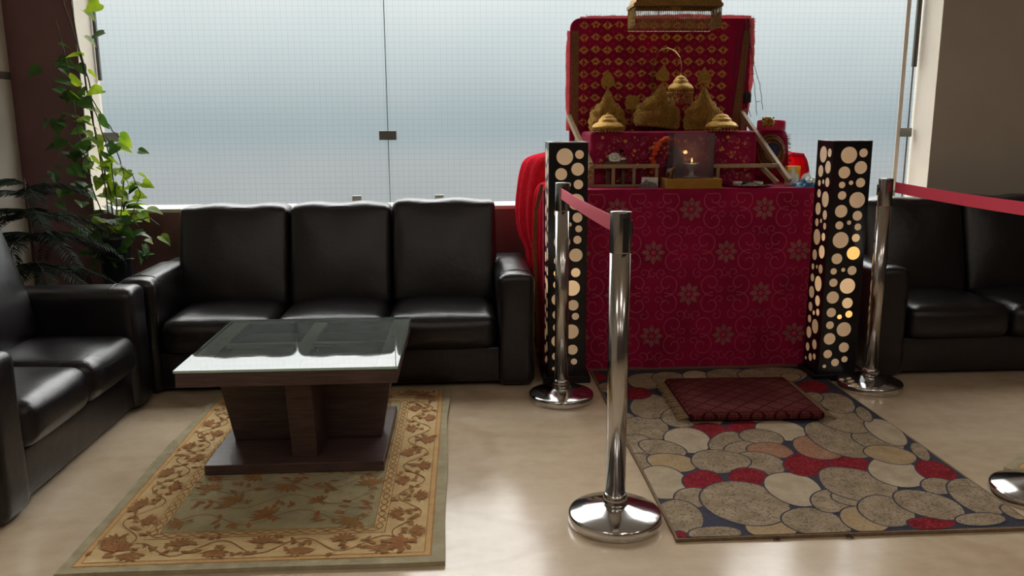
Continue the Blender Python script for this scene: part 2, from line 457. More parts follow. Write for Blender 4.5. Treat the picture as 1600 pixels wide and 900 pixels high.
# ------------------------------------------------------------------ sofas
def sofa(nseat, L, label, loc, rz):
    t = thing('sofa', label, 'sofa', loc, rz, 'dark leather lounge sofas')
    aw = .183; D = .86; x0, x1 = aw+.004, L-aw-.004; w = (x1-x0)/nseat
    MB().rbox(.012, L-.012, .03, D-.03, .025, .205, .012, 4).build('base', M_leather, t)
    for fx in (.08, L-.08):
        for fy in (.09, D-.09): MB().lathe([(.02, 0), (.022, .03)], (fx, fy, 0), 12).build('foot', M_rubber, t)
    for k in (0, 1):
        a0 = 0 if k == 0 else L-aw
        def fn(q, a0=a0):
            # soft padded top that rolls a little to the front
            if q[2] > .45:
                u = (q[0]-a0)/aw*2-1
                q[2] += .012*(1-u*u)
            return q
        m = MB().rbox(a0, a0+aw, 0, D-.28, .01, .565, .038, 8, (0, 0, 0), fn=fn)
        o = m.build('arm', M_leather, t)
        sm = MB()     # top seam welt across the pad and down the front corner
        sm.tube([(a0+.004, .10, .548), (a0+.03, .10, .572), (a0+aw/2, .10, .581), (a0+aw-.03, .10, .572), (a0+aw-.004, .10, .548)], .003, 6)
        sm.build('seam', M_leather, o)
    MB().rbox(.01, L-.01, D-.30, D-.05, .02, .56, .03, 6).build('back_frame', M_leather, t)
    for k in range(nseat):
        a, b_ = x0+k*w+.003, x0+(k+1)*w-.003
        MB().rbox(a, b_, -.012, D-.28, .20, .372, .055, 10, (.004, .012, .024)).build('seat_cushion', M_leather, t)
        hh = (.868, .872, .886)[k % 3]
        def lean(q):
            s_ = max(0, (q[2]-.36)/.5)
            q[1] += .13*s_
            q[2] += .006*math.sin(q[0]*23+k)
            return q
        e0 = .035 if (k == 0) else 0; e1 = .02 if k == nseat-1 else 0
        m = MB().rbox(a-e0, b_+e1-.004, D-.47, D-.30, .355, hh, .032, 10, (.006, .03, .006), fn=lean)
        o = m.build('back_cushion', M_leather, t)
        y = D-.47+.012+.13
        sm = MB(); 
        sm.tube([(a-e0+.02, y+.0, hh-.018), ((a+b_)/2, y-.004, hh-.010), (b_+e1-.024, y, hh-.018)], .0028, 6)
        sm.build('seam', M_leather, o)
    return t
sofa(3, 2.0, 'three seat dark leather sofa under the window behind the coffee table', (-1.665, 3.96, 0), 0)
sofa(2, 1.33, 'two seat dark leather sofa by the side wall, beside the patterned rug', (-1.5, 2.585, 0), PI/2)
sofa(3, 2.0, 'dark leather sofa by the beige wall behind the red barrier belt', (2.05, 3.975, 0), 0)

# ------------------------------------------------------------------ coffee table
t = thing('coffee_table', 'dark wood coffee table with green tinted glass top on patterned rug', 'table', (-.64, 3.24, .0213))
def W(b, name, m, par, **k): return b.build(name, m, par, world=True, **k)
X0, X1, Y0, Y1 = -1.028, -.252, 2.868, 3.628
M_glasstop = None
def m_glasstop():
    n = NT('green_table_glass'); P = n.pos()
    tr = n.n('BsdfTransparent', i_Color=(.80,.93,.88,1)); gl = n.n('BsdfGlossy', i_Roughness=.015)
    d = n.n('BsdfDiffuse', i_Color=(.62,.72,.68,1))
    sm = n.ramp(n.noise(P, 22, 5, .7), [(.33, (.06,.06,.06,1)), (.75, (.34,.34,.34,1))])
    m0 = n.n('MixShader'); n.l(sm, m0.inputs[0]); n.l(tr.outputs[0], m0.inputs[1]); n.l(d.outputs[0], m0.inputs[2])
    fr = n.n('Fresnel', i_IOR=1.55); fac = n.math('MINIMUM', n.math('MULTIPLY', fr.outputs[0], 1.9), 1.)
    m1 = n.n('MixShader'); n.l(fac, m1.inputs[0]); n.l(m0.outputs[0], m1.inputs[1]); n.l(gl.outputs[0], m1.inputs[2])
    n.surf(m1.outputs[0]); return n.m
gt = MB()
v = [(x, y, z) for z in (.4405, .4495) for y in (Y0-.004, Y1+.004) for x in (X0-.004, X1+.004)]
gt.add(v, [(4,5,7,6)], 0); gt.add(v, [(0,1,5,4), (2,6,7,3), (0,4,6,2), (1,3,7,5)], 1); gt.add(v, [(0,2,3,1)], 2)
W(gt, 'glass_top', [m_glasstop(), mat('green_glass_edge', S(170,205,192), .15, 0, .8), M_clear], t)
fr = MB()     # apron ring and the window-like lattice under the glass
fr.box(X0, X1, Y0, Y0+.05, .386, .4395).box(X0, X1, Y1-.03, Y1, .386, .4395)
fr.box(X0, X0+.075, Y0+.05, Y1-.03, .386, .4395).box(X1-.075, X1, Y0+.05, Y1-.03, .386, .4395)
W(fr, 'apron', M_wood, t, bevel=.002)
M_rail = mat('pale_lattice_wood', S(206,198,176), .5, var=.08, vscale=30)
lt = MB().box(-.667, -.613, Y0+.05, Y1-.03, .425, .4393).box(X0+.075, -.667, 3.24, 3.27, .425, .4393).box(-.613, X1-.075, 3.24, 3.27, .425, .4393)
lt.box(X0+.003, X0+.075, Y0+.003, Y1-.003, .4396, .4402).box(X1-.075, X1-.003, Y0+.003, Y1-.003, .4396, .4402)
W(lt, 'lattice', M_rail, t)
W(MB().box(X0+.06, X1-.06, Y0+.04, Y1-.02, .388, .394), 'tray_bottom', M_wood, t)
def taper(b, ax, top, bot, th, z0, z1):
    c = (-.64, 3.24)
    V = []
    for z, e in ((z0, bot), (z1, top)):
        for q in (-th/2, th/2):
            for s_ in (-1, 1):
                V.append((c[0]+s_*e, c[1]+q, z) if ax == 'x' else (c[0]+q+.02, c[1]+s_*e, z))
    b.add(V, [(0,2,3,1), (4,5,7,6), (0,1,5,4), (2,6,7,3), (0,4,6,2), (1,3,7,5)]); return b
W(taper(MB(), 'x', .355, .29, .09, .06, .386), 'cross_panel', M_wood, t, bevel=.003)
W(taper(MB(), 'y', .30, .235, .095, .06, .386), 'cross_panel', M_wood, t, bevel=.003)
W(MB().box(-.978, -.318, 2.945, 3.56, .0213, .06), 'base', M_wood, t, bevel=.003)

# ------------------------------------------------------------------ rug with florals
def persian(b, x0, x1, y0, y1, z):
    """slots: 0 margin 1 border 2 field 3 line 4 rust 5 brown 6 orange stripe"""
    def rect(a, bb, c, d, zz, sl): b.poly([(a, c, zz), (bb, c, zz), (bb, d, zz), (a, d, zz)], sl)
    def inset(e, zz, sl): rect(x0+e, x1-e, y0+e, y1-e, zz, sl)
    h = .0005
    inset(.034, z+h, 3); inset(.038, z+2*h, 6); inset(.054, z+3*h, 3); inset(.057, z+4*h, 1)
    inset(.186, z+5*h, 3); inset(.189, z+6*h, 1); inset(.224, z+7*h, 3); inset(.227, z+8*h, 2)
    zt = z+9.5*h; R = random.Random(3); lay = [0]
    def nz(zz): lay[0] += 1; return zz+(lay[0] % 400)*2.2e-6
    mp = lambda zz: (lambda u, v: (u, v, zz))
    def star(cx, cy, r, n, sl, rot=0, zz=zt, inner=.45):
        P = []
        for k in range(2*n):
            a = rot+PI*k/n; q = r*(1 if k % 2 == 0 else inner)*R.uniform(.8, 1.2)
            P.append((cx+q*math.cos(a), cy+q*math.sin(a)))
        zz = nz(zz); V = [(cx, cy, zz)]+[(px, py, zz) for px, py in P]; m = len(P)
        b.add(V, [(0, 1+k, 1+(k+1) % m) for k in range(m)], sl)
    def leafm(cx, cy, L, w, a, sl, zz=zt):
        P = []; zz = nz(zz)
        for u, s_ in ((0, 0), (.3, .5), (.6, .45), (1, 0), (.6, -.45), (.3, -.5)):
            P.append((cx+L*(u-.5)*math.cos(a)-w*s_*math.sin(a), cy+L*(u-.5)*math.sin(a)+w*s_*math.cos(a), zz))
        b.poly(P, sl)
    def palmette(cx, cy, r, a, s1, s2):
        for k in range(-3, 4): leafm(cx+r*.55*math.cos(a+k*.42), cy+r*.55*math.sin(a+k*.42), r*.95, r*.27, a+k*.42, s1 if k % 2 else s2)
        star(cx, cy, r*.34, 6, s2, zz=zt+.0004)
        leafm(cx-r*.5*math.cos(a), cy-r*.5*math.sin(a), r*.7, r*.2, a+.9, s2); leafm(cx-r*.5*math.cos(a), cy-r*.5*math.sin(a), r*.7, r*.2, a-.9, s2)
    def vine(P0, P1, amp, n, sl, ph=0):
        dx, dy = P1[0]-P0[0], P1[1]-P0[1]; L = math.hypot(dx, dy); ux, uy = dx/L, dy/L
        pts = []
        for i in range(n*14+1):
            s_ = i/(n*14); o = amp*math.sin(s_*n*PI+ph)
            pts.append((P0[0]+dx*s_-uy*o, P0[1]+dy*s_+ux*o))
        b.ribbon(pts, .0042, sl, mp(nz(zt-.0008)))
    mid = .121
    # border vines and blooms along the four sides
    sides = [((x0+mid, y0+mid), (x1-mid, y0+mid)), ((x1-mid, y0+mid), (x1-mid, y1-mid)), ((x1-mid, y1-mid), (x0+mid, y1-mid)), ((x0+mid, y1-mid), (x0+mid, y0+mid))]
    for (A, B) in sides:
        L = math.hypot(B[0]-A[0], B[1]-A[1]); n = max(4, round(L/.125)); a0 = math.atan2(B[1]-A[1], B[0]-A[0])
        vine(A, B, .043, n, 5)
        for k in range(n):
            s_ = (k+.5)/n; o = .02*(1 if k % 2 == 0 else -1)
            cx = A[0]+(B[0]-A[0])*s_+math.sin(a0)*o; cy = A[1]+(B[1]-A[1])*s_-math.cos(a0)*o
            palmette(cx, cy, .050, a0+(PI/2 if k % 2 else -PI/2), 4, 5)
            for q in range(7):
                ex, ey = R.uniform(-.055, .055), R.uniform(-.05, .05)
                leafm(cx+ex*math.cos(a0)-ey*math.sin(a0)+.06*math.cos(a0), cy+ex*math.sin(a0)+ey*math.cos(a0)+.06*math.sin(a0), R.uniform(.025, .042), .014, R.uniform(0, 6), R.choice((4, 5)))
    for cx in (x0+mid, x1-mid):
        for cy in (y0+mid, y1-mid): palmette(cx, cy, .058, R.uniform(0, 6), 4, 4)
    # guard stripe: running diamonds
    g = .2065
    for (A, B) in (((x0+g, y0+g), (x1-g, y0+g)), ((x0+g, y1-g), (x1-g, y1-g)), ((x0+g, y0+g), (x0+g, y1-g)), ((x1-g, y0+g), (x1-g, y1-g))):
        L = math.hypot(B[0]-A[0], B[1]-A[1]); n = int(L/.042)
        vine(A, B, .013, n, 3); vine(A, B, .010, n, 3, PI)
    # field
    fx0, fx1, fy0, fy1 = x0+.247, x1-.247, y0+.247, y1-.247
    cx = (fx0+fx1)/2
    ny = int((fy1-fy0)/.13)
    for j in range(ny+1):
        yy = fy0+.05+(fy1-fy0-.08)*j/max(1, ny)
        for i in range(5):
            xx = fx0+.04+(fx1-fx0-.08)*i/4+R.uniform(-.02, .02)
            y2 = yy+R.uniform(-.025, .025)
            if (i+j) % 2 == 0: palmette(xx, y2, R.uniform(.045, .072), R.uniform(0, 6), 5, R.choice((4, 5)))
            else:
                for q in range(7): leafm(xx+R.uniform(-.06, .06), y2+R.uniform(-.05, .05), .045, .017, R.uniform(0, 6), R.choice((4, 5)))
        vine((fx0, yy), (fx1, yy+.03), .045, 4, 5, j)
RUGM = [m_pile('sage_rug_edge', S(160,150,122), S(184,174,144), 18), m_pile('tan_rug_border', S(202,172,122), S(222,194,146), 14), m_pile('sage_rug_field', S(154,148,118), S(186,174,136), 9),
        m_pile('line_brown', S(158,116,70), S(180,138,88)), m_pile('rust_wool', S(150,102,68), S(176,122,82)), m_pile('umber_wool', S(144,108,70), S(170,130,86)), m_pile('amber_wool', S(200,160,108), S(216,178,126))]
def slab(b, x0, x1, y0, y1, z, wav, slot=0, n=40):
    R = random.Random(5)
    def edge(u, s_): return wav*math.sin(u*5.2+s_)+wav*.6*math.sin(u*13+s_*2)
    P = []
    for i in range(n): P.append((x0+(x1-x0)*i/n, y0+edge(i/n, 0)*.3))
    for i in range(n): P.append((x1+edge(i/n, 1), y0+(y1-y0)*i/n))
    for i in range(n): P.append((x1-(x1-x0)*i/n, y1))
    for i in range(n): P.append((x0+edge(1-i/n, 2), y1-(y1-y0)*i/n))
    return b.prism(P, lambda u, v, s_: (u, v, z if s_ == 0 else .0), slot)
rb = MB(); slab(rb, -1.213, -.085, 2.283, 3.955, .0155, .006); persian(rb, -1.213, -.085, 2.283, 3.955, .0155)
tag(rb.build('floral_rug', RUGM), 'tan and sage floral rug lying under the coffee table', 'rug')
rb = MB()
slab(rb, -.0, .9, -.6, 0, .0135, .002); persian(rb, 0, .9, -.6, 0, .0135)
o = rb.build('floral_rug', RUGM); o.location = (2.012, 2.835, 0); o.rotation_euler = (0, 0, math.radians(38))
tag(o, 'corner of a second tan rug behind the stanchion base at photo edge', 'rug')

# ------------------------------------------------------------------ pebble rug
PEBBLES = [(0.606,3.581,0.104,0.052,1.38,'S'),(0.706,3.9,0.082,0.062,1.26,'S'),(0.652,4.062,0.077,0.052,1.34,'R'),(0.684,3.45,0.081,0.045,1.33,'S'),(0.754,3.337,0.14,0.096,1.5,'S'),(0.84,3.61,0.161,0.087,1.29,'S'),(0.933,3.449,0.116,0.075,1.33,'S'),(0.908,3.99,0.13,0.095,1.19,'S'),(1.027,4.034,0.094,0.079,-2.4,'S'),(1.173,4.056,0.081,0.062,0.98,'L'),(1.337,4.056,0.12,0.091,0.86,'S'),(1.573,4.039,0.175,0.125,-2.84,'S'),(1.162,3.868,0.127,0.09,1.06,'S'),(1.334,3.805,0.126,0.087,0.99,'S'),(1.497,3.774,0.125,0.075,1.04,'R'),(1.149,3.613,0.13,0.085,1.1,'S'),(1.313,3.566,0.13,0.082,1.04,'S'),(1.446,3.521,0.111,0.065,1.03,'S'),(1.049,3.424,0.085,0.064,0.98,'T'),(1.287,3.407,0.088,0.061,-2.91,'S'),(0.806,3.794,0.088,0.066,1.19,'R'),(1.013,3.283,0.095,0.071,0.96,'R'),(1.172,3.313,0.083,0.06,0.89,'R'),(0.899,3.191,0.131,0.087,1.52,'L'),(1.322,3.27,0.111,0.094,1.38,'L'),(0.671,3.122,0.136,0.071,1.32,'S'),(0.657,2.979,0.075,0.053,1.22,'S'),(0.772,3.1,0.103,0.075,2.0,'S'),(0.778,2.965,0.091,0.078,2.27,'T'),(1.052,3.151,0.118,0.062,0.99,'S'),(1.21,3.193,0.09,0.08,1.5,'S'),(1.089,3.064,0.092,0.066,0.93,'S'),(1.195,3.057,0.084,0.075,-3.12,'O'),(1.108,2.937,0.105,0.091,1.63,'S'),(0.965,2.965,0.111,0.098,0.79,'S'),(0.7,2.793,0.134,0.087,1.31,'L'),(0.849,2.787,0.096,0.066,1.23,'R'),(1.022,2.813,0.085,0.061,0.92,'R'),(0.783,2.659,0.078,0.064,-2.5,'S'),(0.694,2.523,0.117,0.071,1.47,'S'),(0.776,2.401,0.082,0.042,-3.13,'S'),(0.661,2.392,0.03,0.02,1.17,'R'),(0.976,2.436,0.091,0.068,-2.5,'T'),(0.943,2.612,0.16,0.137,1.43,'S'),(1.153,2.708,0.132,0.09,1.34,'L'),(1.126,2.453,0.1,0.092,2.02,'S'),(1.284,2.907,0.11,0.077,1.02,'R'),(1.451,2.906,0.084,0.071,-2.71,'R'),(1.242,2.603,0.091,0.057,1.01,'S'),(1.308,2.613,0.055,0.045,1.9,'S'),(1.396,2.729,0.137,0.123,1.88,'S'),(1.589,2.816,0.127,0.094,1.36,'L'),(1.737,2.816,0.1,0.062,1.32,'R'),(1.296,2.463,0.089,0.072,0.86,'T'),(1.393,2.517,0.11,0.08,1.19,'S'),(1.499,2.422,0.08,0.038,-3.05,'R'),(1.561,2.553,0.11,0.092,1.89,'S'),(1.678,2.691,0.071,0.053,-2.57,'S'),(1.762,2.605,0.143,0.078,1.23,'S'),(1.672,2.437,0.083,0.038,-3.05,'S'),(1.817,2.482,0.052,0.034,1.18,'S'),(1.396,3.071,0.117,0.088,1.4,'O'),(1.525,3.161,0.196,0.112,1.51,'S'),(1.67,3.119,0.11,0.087,1.4,'S'),(1.647,2.98,0.091,0.084,2.3,'T'),(1.638,3.352,0.135,0.102,1.5,'S'),(1.752,3.222,0.149,0.063,1.42,'L'),(1.698,3.828,0.096,0.065,1.1,'R'),(1.706,3.591,0.139,0.072,1.26,'S'),(1.623,3.668,0.081,0.044,1.02,'S'),(1.76,3.431,0.092,0.028,1.27,'S'),(1.781,3.003,0.087,0.027,1.31,'S'),(1.545,3.531,0.112,0.059,1.04,'S'),(1.644,3.989,0.07,0.042,1.01,'T')]
DOTS = [(0.077,1.134,0.04),(0.148,1.144,0.021),(0.06,1.051,0.029),(0.14,1.074,0.031),(0.053,0.991,0.016),(0.097,1.001,0.011),(0.144,1.001,0.023),(0.057,0.94,0.021),(0.134,0.917,0.039),(0.058,0.863,0.031),(0.141,0.84,0.024),(0.054,0.794,0.02),(0.102,0.807,0.011),(0.148,0.785,0.017),(0.066,0.721,0.04),(0.142,0.731,0.02),(0.135,0.655,0.033),(0.054,0.628,0.027),(0.042,0.565,0.016),(0.09,0.572,0.01),(0.135,0.568,0.023),(0.045,0.508,0.021),(0.118,0.49,0.039),(0.047,0.433,0.031),(0.124,0.403,0.027),(0.045,0.356,0.024),(0.089,0.333,0.012),(0.136,0.346,0.018),(0.043,0.291,0.02),(0.116,0.268,0.037),(0.046,0.22,0.03),(0.123,0.174,0.026),(0.042,0.141,0.022),(0.083,0.096,0.02),(0.131,0.112,0.016),(0.029,0.077,0.009)]

px0, px1, py0, py1, pz = .645, 1.825, 2.375, 4.185, .0115
pb = MB(); slab(pb, px0, px1, py0, py1, pz, .003)
def clip(P):
    for ax, lim, sg in ((0, px0+.008, 1), (0, px1-.008, -1), (1, py0+.008, 1), (1, py1-.008, -1)):
        Q = []
        for i in range(len(P)):
            a, c = P[i], P[(i+1) % len(P)]
            ia, ic = (a[ax]-lim)*sg >= 0, (c[ax]-lim)*sg >= 0
            if ia: Q.append(a)
            if ia != ic:
                u = (lim-a[ax])/(c[ax]-a[ax]); Q.append((a[0]+(c[0]-a[0])*u, a[1]+(c[1]-a[1])*u))
        P = Q
        if not P: return P
    return P
pb.poly([(px0+.008, py0+.008, pz+.0004), (px1-.008, py0+.008, pz+.0004), (px1-.008, py1-.008, pz+.0004), (px0+.008, py1-.008, pz+.0004)], 1)
R = random.Random(11)
for i, (cx, cy, a, b_, an, k) in enumerate(PEBBLES):
    jit = [R.uniform(-.05, .05) for _ in range(6)]
    for e, zz, sl in ((.006, .0006, 1), (0, .000615, 'SLRTO'.index(k)+2)):
        P = []
        for q in range(32):
            th = 2*PI*q/32; wob = 1+jit[0]*math.sin(2*th)+jit[1]*math.sin(3*th+1)+jit[2]*math.cos(4*th)*.5
            u, v = (a*1.05+e)*wob*math.cos(th), (b_*1.07+e)*wob*math.sin(th)
            P.append((cx+u*math.cos(an)-v*math.sin(an), cy+u*math.sin(an)+v*math.cos(an)))
        P = clip(P)
        if len(P) > 2: pb.poly([(x, y, pz+zz+i*.00003) for x, y in P], sl)
PM = [mat('rug_binding', S(120,98,72), .9, var=.2, vscale=60), mat('navy_rug_ground', S(46,46,62), .9, var=.25, vscale=60),
      m_pebble('speckled_stone_wool', S(132,116,94), S(168,150,126), S(70,52,40), .6), m_pebble('pale_stone_wool', S(164,148,124), S(186,170,146), S(150,130,104), .3),
      m_pebble('crimson_stone_wool', S(106,20,36), S(136,32,44), S(176,76,62), .5), m_pebble('tan_stone_wool', S(156,132,100), S(176,152,118), S(130,104,76), .45),
      m_pebble('orange_stone_wool', S(142,108,86), S(164,132,108), S(160,70,44), .85)]
tag(pb.build('pebble_rug', PM), 'navy rug with beige and crimson pebble shapes before the altar', 'rug')
# frayed threads at its near edge
for (x, y) in ((.965, 2.378), (1.2, 2.375)):
    th = MB()
    for k in range(5): th.tube([(x+R.uniform(-.01, .01), y+.006, .008), (x+R.uniform(-.012, .012), y-.006, .008), (x+R.uniform(-.015, .015), y-.014, .003)], .0014, 5)
    o = th.build('loose_thread', mat('brown_thread', S(70,54,42), .9)); o.parent = bpy.data.objects['pebble_rug']

# floor cushion on it
t = thing('floor_cushion', 'flat red block printed floor cushion on the pebble rug', 'cushion', (1.262, 3.635, pz+.006), math.radians(-1.5))
MB().rbox(-.30, .30, -.265, .255, .0, .038, .018, 14, (.0, .0, .012)).build('cover', m_cushion(), t)
M_straw = mat('straw_fringe', S(136,108,78), .9, var=.2, vscale=80)
for sx in (-1, 1):
    fb = MB()
    for k in range(40):
        y = -.255+.5*k/39
        fb.tube([(sx*.295, y, .019), (sx*.325, y+R.uniform(-.006, .006), .014), (sx*.345, y+R.uniform(-.012, .012), .004)], .003, 4)
    fb.build('fringe', M_straw, t)

# ------------------------------------------------------------------ stanchions
def stanchion(label, loc, rz):
    t = thing('stanchion', label, 'stanchion', loc, rz, 'steel queue barrier posts')
    MB().lathe([(.150, .0), (.153, .004), (.154, .012), (.154, .030), (.151, .036), (.146, .039), (.09, .052), (.045, .064), (.038, .066), (0, .066)], n=64).build('base', M_steel_top, t)
    MB().lathe([(.036, .064), (.040, .068), (.040, .095), (.035, .102), (.0325, .104)], n=48).build('collar', M_steel, t)
    MB().lathe([(.0325, .10), (.0325, .93)], n=48).build('post', M_steel, t)
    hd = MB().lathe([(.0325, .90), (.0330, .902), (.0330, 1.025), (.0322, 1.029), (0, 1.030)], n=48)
    o = hd.build('head', mat('steel_dark_reflection', (.34,.33,.32,1), .2, 1.), t)  # post steel darkened: reflection of the dark room put into the colour
    MB().box(-.009, .009, -.037, -.03, .905, 1.012).build('belt_slot', M_dark_metal, o)
    MB().box(.031, .036, -.012, .012, .95, 1.0).build('belt_clip', M_dark_metal, o)
    return t
s0 = stanchion('steel stanchion standing alone at the near corner of pebble rug', (.478, 2.528, 0), .3)
dup(s0, (.443, 3.77, 0), 0, 'steel stanchion in front of the dotted lamp next to three seat sofa')
dup(s0, (1.985, 3.84, 0), 2.4, 'steel stanchion in front of the dotted lamp beside the beige wall sofa')
dup(s0, (1.988, 2.61, 0), 1.2, 'steel stanchion cut off by photo edge, only its base showing')
def belt(a, b_, m, label, sag, tw=0):
    a, b_ = Vector(a), Vector(b_); d = (b_-a); d.z = 0; n = Vector((-d.y, d.x, 0)).normalized()*.0008
    bb = MB(); N = 24; V = []; Fc = []
    for i in range(N+1):
        u = i/N; p = a.lerp(b_, u); p.z -= sag*4*u*(1-u)
        for (s_, q) in ((-1, -1), (1, -1), (1, 1), (-1, 1)): V.append(p+n*s_+Vector((0, 0, q*.0245)))
    for i in range(N):
        for k in range(4):
            k2 = (k+1) % 4; Fc.append((i*4+k, i*4+k2, (i+1)*4+k2, (i+1)*4+k))
    Fc += [(3,2,1,0), (N*4, N*4+1, N*4+2, N*4+3)]
    bb.add(V, Fc); return tag(bb.build('barrier_belt', m), label, 'belt', 'barrier belts')
belt((.432, 3.735, .983), (.452, 2.5635, .990), M_tape, 'pink barrier belt running to the stanchion at the pebble rug corner', .004)
belt((2.013, 3.805, .990), (1.988, 2.652, .990), M_tape_red, 'crimson barrier belt in front of the beige wall sofa', .006)

# ------------------------------------------------------------------ dotted lamps
def lamp(label, loc, hot, warm):
    t = thing('floor_lamp', label, 'lamp', loc, 0, 'dotted square floor lamps')
    w = .19; H = 1.2
    MB().box(-.025, w+.025, -.012, w+.012, 0, .035).build('base', M_lampblack, t, bevel=.004)
    bd = MB()
    for (x0, x1, y0, y1) in ((0, w, 0, .006), (0, w, w-.006, w), (0, .006, .006, w-.006), (w-.006, w, .006, w-.006)):
        bd.box(x0, x1, y0, y1, .035, H)
    o = bd.build('body', M_lampblack, t)
    # top plate with four vent holes, white rim
    tp = MB(); g = .012; c = w/2
    xs_ = [0, .028, c-g, c+g, w-.028, w]
    for i in range(5):
        for j in range(5):
            if i in (1, 3) and j in (1, 3): continue
            tp.box(xs_[i], xs_[i+1], xs_[j], xs_[j+1], H, H+.003)
    tp.build('top_plate', mat('grey_lamp_top', S(176,176,178), .45), t)
    dms = [MB() for _ in range(5)]
    for (x, z, r) in DOTS:
        sl = 0
        sl = 2 if (x, z) in hot else 1 if (x, z) in warm else 0
        r2 = min(r, w-.008-x, x-.008); r = max(r2, .006)
        dms[4 if sl == 2 else 0].disc((x, -.0006, z), r, '-y', 28, sl)
        dms[1].disc((-.0006, w-x, z), r, '-x', 28, min(sl, 1))
        dms[2].disc((w+.0006, x, z), r, '+x', 28, min(sl, 1))
        dms[3].disc((w-x, w+.0006, z), r, '+y', 28, min(sl, 1))
    for dm in dms[:4]: dm.build('shade_dots', [M_dot, M_dotw, M_dothot], t)
    dms[4].build('lit_dots', [M_dot, M_dotw, M_dothot], t)['label'] = 'dots glowing amber from the bulb behind'
    return t
l0 = lamp('tall black lamp with white dots, standing beside the beige wall sofa', (1.775, 3.96, 0), ((.135, .655), (.136, .346), (.089, .333)), ((.124, .403), (.142, .731), (.118, .49)))
lamp('tall black lamp with white dots, standing beside the three seat sofa', (.405, 4.02, 0), ((.042, .565),), ((.045, .508), (.054, .628), (.135, .568), (.118, .49)))

# ------------------------------------------------------------------ altar
t = thing('altar_cloth', 'crimson scroll patterned cloth draped to the floor over the altar', 'tablecloth', (1.115, 4.5, 0))
AX0, AX1, AY0, AY1, AZ = .40, 1.83, 4.225, 4.925, .957
def fy(x, z): return AY0 + .006*math.sin(x*9)+.004*math.sin(x*23+1)-(1-z/AZ)*.02*(1+.3*math.sin(x*14))
ab = MB()
R_ = .014
def front(u, v):
    x = AX0+(AX1-AX0)*u; z = .002+(AZ-.002)*v
    y = fy(x, z)
    if v > .985: y += R_*((v-.985)/.015)**2
    return (x, y, z)
ab.grid(front, 60, 40)
ab.grid(lambda u, v: (AX0+(AX1-AX0)*u, fy(AX0+(AX1-AX0)*u, AZ)+R_+(AY1-fy(AX0+(AX1-AX0)*u, AZ)-R_)*v, AZ), 60, 6)
ab.grid(lambda u, v: (AX0, AY1+(fy(AX0, AZ*v)-AY1)*u, .002+(AZ-.002)*v), 12, 20)
ab.grid(lambda u, v: (AX1, fy(AX1, AZ*v)+(AY1-fy(AX1, AZ*v))*u, .002+(AZ-.002)*v), 12, 20)
ab.grid(lambda u, v: (AX1+(AX0-AX1)*u, AY1, .002+(AZ-.002)*v), 4, 4)
# woven scrolls and flowers
def fm(u, v): return (u, fy(u, v)-.0012, v)
def spiral(cx, cz, r, a0, turns, sg, w=.0055, sl=1):
    pts = []
    n = int(turns*22)
    for i in range(n+1):
        s_ = i/n; a = a0+sg*turns*2*PI*s_; q = r*(1-.82*s_)
        pts.append((cx+q*math.cos(a), cz+q*math.sin(a)))
    pts = [p for p in pts if AX0+.004 < p[0] < AX1-.004 and .01 < p[1] < AZ-.02]
    if len(pts) > 2: ab.ribbon(pts, w, sl, fm)
def flower(cx, cz, r):
    for k in range(8):
        a = k*PI/4; P = []
        for (uu, ww) in ((.28, .0), (.55, .22), (.8, .2), (1.08, 0), (.8, -.2), (.55, -.22)):
            P.append((cx+r*(uu*math.cos(a)-ww*math.sin(a)), cz+r*(uu*math.sin(a)+ww*math.cos(a))))
        if all(AX0+.004 < p[0] < AX1-.004 and .01 < p[1] < AZ-.02 for p in P): ab.poly([fm(*p) for p in P], 2)
    P = [(cx+r*.2*math.cos(k*PI/6), cz+r*.2*math.sin(k*PI/6)) for k in range(12)]
    if AX0+.02 < cx < AX1-.02: ab.poly([fm(*p) for p in P], 1)
DX, DZ = .385, .222
for j in range(5):
    for i in range(-1, 6):
        cx = 1.163+(i-2)*DX+(0 if j % 2 == 0 else DX/2); cz = .853-j*DZ
        flower(cx, cz, .058)
        mx = cx+DX/2
        for sx in (-1, 1):
            for sz in (-1, 1):
                spiral(mx+sx*.076, cz+sz*.054, .064, math.atan2(-sz*1., -sx*.2), 1.25, sx*sz)
                spiral(mx+sx*.030, cz+sz*.030, .026, math.atan2(sz, sx), 1.1, -sx*sz, .0045)
                spiral(mx+sx*.045, cz+sz*.112, .030, math.atan2(-sz, -sx*.5), 1.0, -sx*sz, .0045)
        spiral(mx, cz+DZ/2, .026, PI/2, 1., 1, .0045)
ab_o = W(ab, 'top_cloth', [M_crimson, M_scroll, M_flower], t)
tr = MB()   # gilt lace along the hem
for k in range(110):
    x = AX0+.01+(AX1-AX0-.02)*k/109; tr.disc((x, fy(x, .012)-.0016, .011), .0075, '-y', 8)
W(tr, 'hem_lace', mat('hem_lace_thread', S(120,84,66), .8), t)
# gathered side cloths (left large, right small)
def side(name, xa, prof, ya, yb, m, sg, amp, trim=False):
    """prof: list of (x,z) outline seen from the front; sweeps in y with folds"""
    bb = MB(); nz = len(prof)-1
    def fn(u, v):
        k = v*nz; i = min(int(k), nz-1); f = k-i
        q0, q1, q2, q3 = (prof[min(max(i+d, 0), nz)] for d in (-1, 0, 1, 2))
        cr = lambda a, b, c, d: .5*(2*b+(c-a)*f+(2*a-5*b+4*c-d)*f*f+(3*b-a-3*c+d)*f**3)
        x, z = cr(q0[0], q1[0], q2[0], q3[0]), cr(q0[1], q1[1], q2[1], q3[1])
        w = math.sin(u*PI)**.35 if 0 < u < 1 else 0
        xx = xa+(x-xa)*(.25+.75*w)+sg*amp*math.sin(u*34+z*5)*min(1, v*2)*w
        return (xx, ya+(yb-ya)*u, z)
    bb.grid(fn, 44, nz*5)
    return W(bb, name, m, t, solid=.004)
